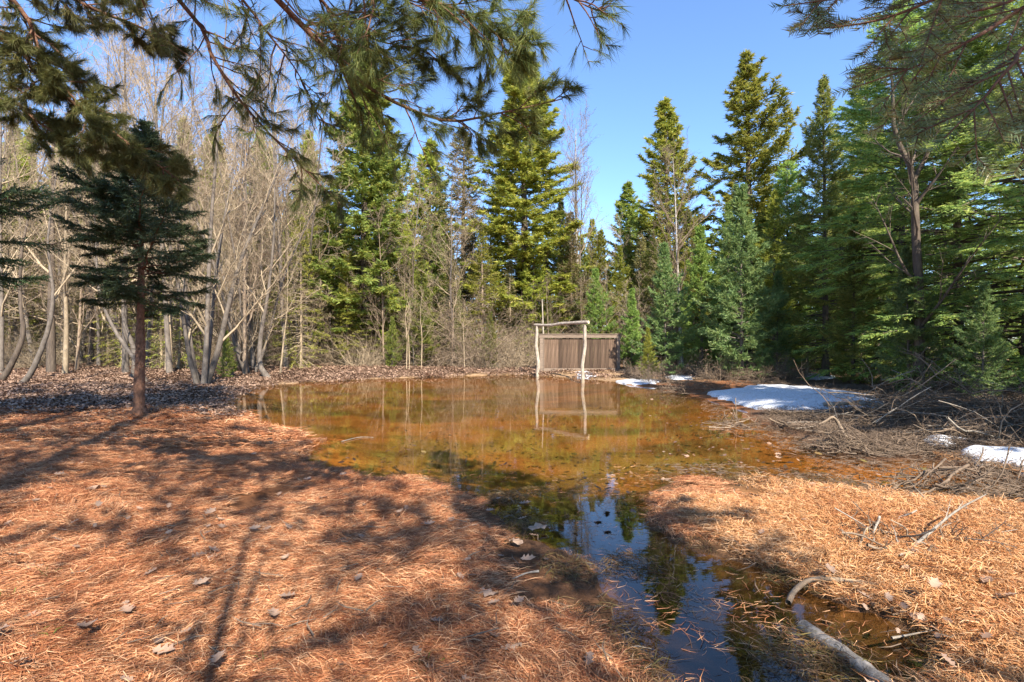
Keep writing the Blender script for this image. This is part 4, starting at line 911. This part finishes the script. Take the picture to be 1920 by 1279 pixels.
stick('fallen_log', 'slim grey log lying across the end of the snow bank', [on(1545, 770)+[0, 0, .12], on(1600, 772)+[0, 0, .16], on(1660, 776)+[0, 0, .14]], 0.05, 'dead', k=9, cat='log')
stick('broken_stick', 'bent brown stick poking up from the root clump in the shallows', [on(1592, 832), at(1575, 800, 7.6), at(1562, 783, 7.6), at(1548, 790, 7.5), at(1535, 796, 7.4)], 0.03, 'bark_brown', cat='stick')
for i, (a, b, c, d, l) in enumerate([(95, 905, 40, 940, 'grey twig on the shaded needles at far left'), (175, 900, 215, 897, 'short white twig on the shaded left floor'), (280, 800, 325, 775, 'pale exposed root curling at the foot of the small spruce'), (255, 795, 262, 770, 'pale root tendril climbing the foot of the small spruce'), (640, 830, 700, 822, 'thin stick floating near the left shore'), (1010, 1075, 960, 1090, 'dark twig by the oak leaves in the wet needles')]):
    stick('twig', l, lay([(a, b), ((a+c)/2+3, (b+d)/2-4), (c, d)]), 0.008, 'dead', cat='twig')
def brush_pile(label, cx_px, cy_px, W, H_, n, seed, lean=(0.5, 0.2), fine=240, mats=('brush', 'dead', 'bark_brown'), ln=1.6, ysc=0.6):
    c = on(cx_px, cy_px); r = np.random.default_rng(seed)
    e = thing('brush_pile', label, 'brush pile', c)
    allP = []; allR = []
    for i in range(n):
        a = r.random()*6.28; q = math.sqrt(r.random()); x, y = W*q*math.cos(a), W*ysc*q*math.sin(a)
        top = H_*(1-q**2)
        d = nrm(np.array([r.normal()*.8+lean[0]*r.choice([-1, 1]), r.normal()*.6, 0.30*r.normal()+lean[1]]))
        L = ln*(0.5+0.8*r.random()); z0 = 0.03+top*r.random()
        p0 = np.array([x, y, z0])-d*L/2; P = np.stack([p0+d*L*s+0.06*L*np.array([0, 0, -s*s])+(0.025*L*r.normal(size=3)) for s in np.linspace(0, 1, 6)])
        P[:, 2] = np.maximum(P[:, 2], 0.0+0.02*r.random())
        R0 = 0.005+0.012*r.random()**3
        P = path(P, 9); RR = R0*(1-0.6*np.linspace(0, 1, 9))
        allP.append(P); allR.append(RR)
        obj('stick', make_mesh('stick', [tubes(P, RR, 5)], M[mats[i % len(mats)]], True), e)
    P = np.stack(allP); RR = np.stack(allR)
    m = max(3, fine//n+1)
    q, rr = spawn(P, RR, m, 0.1, 0.98, 0.7, 0.3, 0.35, 5, r, up=-0.03, wig=0.2, rmin=0.004)
    q2, r2 = spawn(q, rr, 4, 0.1, 0.98, 0.7, 0.3, 0.5, 4, r, up=-0.03, wig=0.25, rmin=0.003)
    for z in (q, q2): z[..., 2] = np.maximum(z[..., 2], 0.01)
    obj('twigs', make_mesh('twigs', [tubes(q, rr, 3), tubes(q2, r2, 3)], M['brush'], True), e, kind='stuff')
brush_pile('great heap of grey and brown cut branches on the right bank', 1765, 795, 1.9, 1.05, 120, 301, (0.6, 0.22), 700, ln=1.8)
brush_pile('lower brush heap at the right edge behind the sunlit snow', 1890, 822, 1.0, 0.4, 50, 302, (0.5, 0.05), 350, ln=1.2)
brush_pile('round clump of roots and twigs standing in the shallows', 1592, 842, 0.42, 0.32, 45, 303, (0.2, 0.25), 320, mats=('brush', 'bark_brown'), ln=0.6, ysc=0.9)
brush_pile('strewn twigs in the shallows in front of the snow bank', 1450, 800, 1.1, 0.10, 40, 304, (0.6, 0.0), 240, mats=('brush', 'bark_brown'), ln=0.7, ysc=0.45)
brush_pile('low twig mound above the left end of the snow bank', 1420, 722, 1.0, 0.45, 40, 305, (0.3, 0.15), 300, mats=('brush',), ln=0.9)
brush_pile('dark low brush at the water edge left of the snow bank', 1295, 735, 1.1, 0.35, 40, 306, (0.3, 0.1), 300, mats=('brush', 'bark_brown'), ln=0.9)
brush_pile('sparse twigs sticking out of the sunlit straw at right', 1700, 1020, 0.55, 0.10, 30, 307, (0.5, 0.1), 90, mats=('bark_brown', 'dead'), ln=0.45)
brush_pile('tangled dry stalks where the channel meets the right bank', 1850, 915, 0.9, 0.16, 40, 308, (0.6, 0.05), 320, mats=('brush',), ln=0.7)

for k in range(6):
    a = k*1.05+0.3; c, s = math.cos(a), math.sin(a)
    obj('root', make_mesh('root', [tubes(path([(c*.05, s*.05, .22), (c*.12, s*.12, .10), (c*.22, s*.22, .035), (c*(.36+.08*(k % 3)), s*(.36+.05*(k % 2)), -.02)], 10), np.linspace(0.06, 0.018, 10), 7)], M['bark_red'], True), near).scale = (0.8, 0.8, 1)
# ------------------------------------------------------------------ litter
def strand_patch(n, rad, nl, nw, seed, flow=0.5, zmax=0.035, rise=0.2, curl=0.35):
    r = np.random.default_rng(seed)
    a = r.random(n)*6.28; q = rad*np.sqrt(r.random(n)); p = np.stack([np.cos(a)*q, np.sin(a)*q, zmax*(r.random(n)**1.5)*(1-(q/rad)**2)+0.002], -1)
    th = flow*r.normal(size=n)+np.where(r.random(n) < .5, 0, np.pi)+0.6*np.sin(p[:, 0]*9+seed)
    th2 = th+curl*r.normal(size=n); el = rise*r.normal(size=n)
    l = nl*(0.6+0.6*r.random(n))
    d1 = np.stack([np.cos(th)*np.cos(el), np.sin(th)*np.cos(el), np.sin(el)], -1); d2 = np.stack([np.cos(th2), np.sin(th2), -0.5*np.sin(el)], -1)
    m = p+d1*l[:, None]/2; e = m+d2*l[:, None]/2
    for v in (m, e): v[:, 2] = np.abs(v[:, 2])+0.001
    s = nrm(np.cross(d1, np.array([0, 0, 1.0])+0.7*r.normal(size=(n, 3))))*nw/2
    V = np.stack([p-s, p+s, m-s, m+s, e], 1).reshape(-1, 3); b = np.arange(n)[:, None]*5
    v = r.random(n)
    return [(V, b+np.array([[0, 1, 3, 2]]), v), (V*1.0, b+np.array([[2, 3, 4]]), v)]
def litter_pts(n, x0, x1, y0, y1, seed, cond, s0=0.8, s1=1.3, flow=None):
    r = np.random.default_rng(seed)
    y = np.exp(np.log(y0)+(np.log(y1)-np.log(y0))*r.random(n*3)); x = (x0+(x1-x0)*r.random(n*3))*y
    d = shore_d(x, y); z = hgt(x, y, d); k = cond(x, y, d, z); x, y, z = x[k][:n], y[k][:n], z[k][:n]
    e = 0.05; gx_ = (hgt(x+e, y)-hgt(x-e, y))/(2*e); gy_ = (hgt(x, y+e)-hgt(x, y-e))/(2*e)
    m = len(x)
    ang = r.random(m)*6.28 if flow is None else flow(x, y)+0.5*r.normal(size=m)
    rot = np.stack([np.clip(gy_, -.4, .4), -np.clip(gx_, -.4, .4), ang], -1)
    return np.stack([x, y, z], -1), rot, s0+(s1-s0)*r.random(m)
def scatter(name, patch, mat, loc, args, kind='stuff'):
    src = obj(name, make_mesh(name, patch, M[mat]), loc=loc, kind='stuff')
    p, ro, s = args
    instancer(name, p, ro, s, [src])
flow = lambda x, y: 0.35+1.3*fbm(x, y, 0.7, 2, 55)
isneedle = lambda x, y, d, z: (fbm(x, y, 1.3, 2, 91) > -0.3) & (d > np.where(y < 4.6, 0.27, 0.14)) & (x < 1.3+0.5*fbm(x, y, 0.9, 2, 4)+0.3*(y-3)) & ~((y > 10.5) & (x < 0))
for j in range(3):
    scatter('needle_litter', strand_patch(620, 0.27, 0.10, 0.0024, 400+j, 0.45), 'litter', (*G(500+150*j, 1150+20*j)[:2], gz(*G(500+150*j, 1150+20*j)[:2])), litter_pts(900, -1.15, 0.75, 1.7, 8.5, 410+j, isneedle, 0.8, 1.25, flow))
scatter('needle_litter', strand_patch(420, 0.45, 0.13, 0.006, 404, 0.5), 'litter', (-3, 8, gz(-3, 8)), litter_pts(900, -1.2, -0.2, 7.0, 13, 414, isneedle, 0.9, 1.4, flow))
isstraw = lambda x, y, d, z: (fbm(x, y, 1.5, 2, 93) > -0.32) & (d > np.where(y < 4.2, 0.25, 0.3)) & (x > 1.0+0.3*(y-3)-0.3) & (y < 6.6)
for j in range(2):
    scatter('straw_litter', strand_patch(560, 0.25, 0.10, 0.0028, 420+j, 1.0, 0.05, 0.35, 0.6), 'straw', (*G(1450+100*j, 960)[:2], gz(*G(1450+100*j, 960)[:2])), litter_pts(700, 0.25, 1.2, 1.7, 6.5, 430+j, isstraw, 0.8, 1.3))
isbank = lambda x, y, d, z: (d > 0.42) & (x > 0.5*y+0.3) & (y > 5.5)
scatter('straw_litter', strand_patch(420, 0.4, 0.14, 0.005, 424, 1.2, 0.06, 0.35, 0.6), 'brush', (7.2, 8.4, gz(7.2, 8.4)), litter_pts(700, 0.5, 1.15, 5.5, 16, 434, isbank, 0.8, 1.4))
# leaves
def leaf_patch(n, rad, size, seed):
    r = np.random.default_rng(seed); a = r.random(n)*6.28; q = rad*np.sqrt(r.random(n)); c = np.stack([np.cos(a)*q, np.sin(a)*q, 0.01+0.03*r.random(n)], -1)
    th = r.random(n)*6.28; s = size*(0.6+0.8*r.random(n)); t1 = np.stack([np.cos(th), np.sin(th), 0.35*r.normal(size=n)], -1); t2 = np.stack([-np.sin(th), np.cos(th), 0.4*r.normal(size=n)], -1)
    up = np.array([0, 0, 1.0])*(0.3*s)[:, None]*r.random((n, 1))
    V = np.stack([c-t1*s[:, None]*.5, c+t2*s[:, None]*.33+up, c+t1*s[:, None]*.55, c-t2*s[:, None]*.33+up], 1).reshape(-1, 3)
    b = np.arange(n)[:, None]*4; v = np.repeat(r.random(n), 2)
    return [(V, np.concatenate([b+np.array([[0, 1, 2]]), b+np.array([[0, 2, 3]])], 1).reshape(-1, 3), v)]
isleaf = lambda x, y, d, z: (d > 0.05) & (y > 9.8+0.8*fbm(x, y, 0.6, 2, 14)) & (x < 0.05*y)
scatter('leaf_litter', leaf_patch(260, 0.5, 0.055, 440), 'leaf', (-6.5, 13, gz(-6.5, 13)), litter_pts(1500, -1.15, 0.1, 9.6, 26, 444, isleaf, 0.8, 1.3))
def lobed_patch(n, rad, size, seed):
    r = np.random.default_rng(seed); out = []
    prof = [(0, 0), (.12, .10), (.2, .26), (.3, .12), (.45, .33), (.55, .14), (.7, .28), (.8, .1), (1.0, 0)]
    for _ in range(n):
        L = size*(0.6+0.7*r.random()); a = r.random()*6.28; q = rad*math.sqrt(r.random()); b = r.random()*6.28; cu = 0.5*r.random()
        up_ = np.array([(x-.5, y*(.8+.4*r.random()), cu*y+.25*cu*(x-.5)**2*4) for x, y in prof]); dn = np.array([(x-.5, -y*(.8+.4*r.random()), cu*y+.25*cu*(x-.5)**2*4) for x, y in prof]); mid = np.array([(x-.5, 0, .25*cu*(x-.5)**2*4) for x, y in prof])
        V = np.vstack([up_, mid, dn])*L; t1, t2 = 0.25*r.normal(), 0.25*r.normal()
        V[:, 2] += V[:, 0]*t1+V[:, 1]*t2; c, s = math.cos(b), math.sin(b)
        V = np.stack([V[:, 0]*c-V[:, 1]*s+q*math.cos(a), V[:, 0]*s+V[:, 1]*c+q*math.sin(a), V[:, 2]+0.012], -1)
        k = len(prof); F_ = [[i, i+1, k+i+1, k+i] for i in range(k-1)]+[[k+i, k+i+1, 2*k+i+1, 2*k+i] for i in range(k-1)]
        out.append((V, np.array(F_), np.full(len(F_), r.random())))
    return out
isn2 = lambda x, y, d, z: (d > 0.1) & (y < 9)
scatter('leaf_litter', lobed_patch(5, 0.7, 0.085, 442), 'leaf', (-1.5, 4.2, gz(-1.5, 4.2)+.03), (lambda a: (a[0]+np.array([0, 0, .025]), a[1], a[2]))(litter_pts(90, -1.1, 1.1, 2.0, 9, 446, isn2, 0.7, 1.1)))
isbed = lambda x, y, d, z: (d < -0.15) & (y > 4.5)
scatter('sunken_leaves', lobed_patch(16, 0.9, 0.08, 443), 'wetgrass', (0.5, 9, gz(0.5, 9)), (lambda a: (a[0]+np.array([0, 0, .0]), a[1], a[2]))(litter_pts(90, -0.7, 0.9, 4.5, 20, 447, isbed, 0.8, 1.3)))
isfl = lambda x, y, d, z: (d < -0.02) & (d > -1.6) & (x > 0.25*y)
scatter('floating_leaves', lobed_patch(6, 0.6, 0.09, 448), 'leaf', (3.5, 7.0, 0.004), (lambda a: (a[0]*np.array([1, 1, 0])-np.array([0, 0, .010]), a[1]*np.array([0, 0, 1]), a[2]))(litter_pts(34, 0.2, 1.0, 4.5, 14, 449, isfl, 0.8, 1.2)))
isfar = lambda x, y, d, z: (d > 0.05) & (y > 20)
scatter('leaf_litter', leaf_patch(260, 0.6, 0.06, 441), 'leaf', (-2, 24.5, gz(-2, 24.5)), litter_pts(700, -0.9, 0.45, 20, 32, 445, isfar, 0.9, 1.4))
# wet grass and debris in and around the foreground puddle
isw = lambda x, y, d, z: (d > -0.6) & (d < 0.24) & (y < 5.8) & ((fbm(x, y, 2.2, 2, 77) > 0.3) | ((d > 0.03) & (d < 0.24)))
scatter('wet_grass', strand_patch(260, 0.2, 0.13, 0.003, 450, 0.8, 0.05, 0.3, 0.5), 'wetgrass', (*G(1180, 1060)[:2], 0.0), (lambda a: (a[0]*np.array([1, 1, 0])+np.array([0, 0, -.012])+np.maximum(a[0][:, 2:], 0)*np.array([[0, 0, 1]]), a[1]*np.array([0, 0, 1]), a[2]))(litter_pts(90, -0.25, 1.0, 1.8, 5.8, 451, isw, 0.7, 1.2)))
isw2 = lambda x, y, d, z: (d > -0.5) & (d < 0.05) & (y > 4.5) & (y < 13) & (x > 0.3*y)
scatter('wet_grass', strand_patch(60, 0.3, 0.12, 0.006, 452, 0.8, 0.02, 0.1, 0.5), 'brush', (*G(1600, 880)[:2], 0.0), (lambda a: (a[0]*np.array([1, 1, 0])+np.array([0, 0, .002])+np.maximum(a[0][:, 2:], 0)*np.array([[0, 0, 1]]), a[1]*np.array([0, 0, 1]), a[2]))(litter_pts(160, 0.3, 1.1, 4.5, 13, 453, isw2, 0.7, 1.2)))
# sparse floating needles on the puddle and the inlet, twigs on the needle floor
ispud = lambda x, y, d, z: (d < -0.04) & (y < 6.0)
scatter('floating_needles', strand_patch(46, 0.3, 0.10, 0.0024, 454, 1.2, 0.004, 0.03, 0.5), 'litter', (*G(1350, 1150)[:2], 0.001), (lambda a: (a[0]*np.array([1, 1, 0])+np.array([0, 0, .001]), a[1]*np.array([0, 0, 1]), a[2]))(litter_pts(45, -0.3, 1.0, 1.8, 6.0, 455, ispud, 0.7, 1.2)))
scatter('twig_litter', strand_patch(7, 0.7, 0.2, 0.007, 456, 2.0, 0.05, 0.15, 0.3), 'brush', (-0.8, 3.4, gz(-.8, 3.4)+.02), (lambda a: (a[0]+np.array([0, 0, .015]), a[1], a[2]))(litter_pts(110, -1.1, 1.1, 2.0, 9, 457, isn2, 0.7, 1.1)))
# grass tufts
def tuft(n, h, seed, lay_=0.5):
    r = np.random.default_rng(seed); p = 0.03*r.normal(size=(n, 3)); p[:, 2] = 0
    d = nrm(np.stack([lay_*r.normal(size=n)+lay_, lay_*0.6*r.normal(size=n), np.full(n, .6)], -1)); l = h*(0.5+r.random(n)); s = nrm(np.cross(d, r.normal(size=(n, 3))))*0.002
    m = p+d*l[:, None]*.6; e = m+nrm(d+np.array([0.3, 0, -.7]))*l[:, None]*.4
    V = np.stack([p-s, p+s, m-s, m+s, e], 1).reshape(-1, 3); b = np.arange(n)[:, None]*5; v = r.random(n)
    return make_mesh('grass_tuft', [(V, b+np.array([[0, 1, 3, 2]]), v), (V*1.0, b+np.array([[2, 3, 4]]), v)], M['grass'])
tf = tuft(40, 0.09, 460, 0.9)
for a, b, l in [(90, 1085, 'green grass tuft beside the white leaf at left'), (25, 1128, 'grass tuft at the left edge of the needles'), (495, 1248, 'bright green grass tuft at the bottom left'), (805, 1255, 'small grass tuft just below the bowed stick'), (85, 1212, 'yellowish grass tuft near the bottom left corner'), (1745, 985, 'pale green tuft by the channel near the upright twig'), (1510, 990, 'yellow-green tuft on the straw spit')]:
    p = on(a, b); o = tag(obj('grass_tuft', tf, loc=p), l, 'grass tuft', 'grass tufts on the needle floor'); o.rotation_euler[2] = random.random()*6
# fallen oak leaves
def oak_leaf(L, seed):
    r = np.random.default_rng(seed); pts = []; n = 7
    for i in range(n):
        t = i/(n-1); wv = 0.28*math.sin(math.pi*(0.12+0.85*t))
        pts.append((t, wv*(1.25 if i % 2 else 0.42)))
    up_ = [(x*L, y*L, 0.02*L*3*abs(y)+0.05*L*math.sin(x*5)+0.01*r.normal()) for x, y in pts]; dn = [(x*L, -y*L, 0.02*L*3*abs(y)+0.05*L*math.sin(x*5+.6)+0.01*r.normal()) for x, y in pts]
    mid = [(x*L, 0, 0.004) for x, _ in pts]
    V = np.array(up_+dn+mid); Fs = []
    for i in range(n-1): Fs += [[i, i+1, 2*n+i+1], [i, 2*n+i+1, 2*n+i], [n+i, 2*n+i, 2*n+i+1], [n+i, 2*n+i+1, n+i+1]]
    V2 = V.copy(); V2[:, 2] -= 0.0015
    return make_mesh('oak_leaf', [(V, np.array(Fs), np.full(len(Fs), .95)), (V2, np.array(Fs)[:, ::-1], np.full(len(Fs), .9)), tubes(np.array([[-.25*L, 0, .01], [0, 0, .005], [L*.9, 0, .006]]), np.array([.0015, .0012, .0006]), 4)], M['leaf'])
for i, (a, b, L, ro, l) in enumerate([(990, 1000, 0.15, 0.2, 'pale lobed oak leaf floating at the tip of the inlet'), (955, 1022, 0.12, -0.6, 'curled oak leaf on the needles below the inlet'), (895, 1120, 0.13, -0.4, 'spiky brown oak leaf on shaded needles right of the bowed stick'), (30, 1082, 0.13, 0.5, 'whitish leaf lying on the needles near the left edge'), (1238, 907, 0.12, 0.1, 'pale leaf at the tip of the straw spit'), (940, 1232, 0.10, 0.3, 'pale leaf half buried in the sunlit needles at bottom centre'), (160, 925, 0.16, 0.4, 'grey leaf on the shaded needles at left'), (1665, 1025, 0.09, 0.4, 'whitish leaf on the straw by the pale forked branch')]):
    p = on(a, b); p[2] = max(p[2], 0)+0.035; o = tag(obj('oak_leaf', oak_leaf(L, 500+i), loc=p), l, 'leaf', 'fallen oak leaves'); o.rotation_euler = (0.1, -0.1, ro)
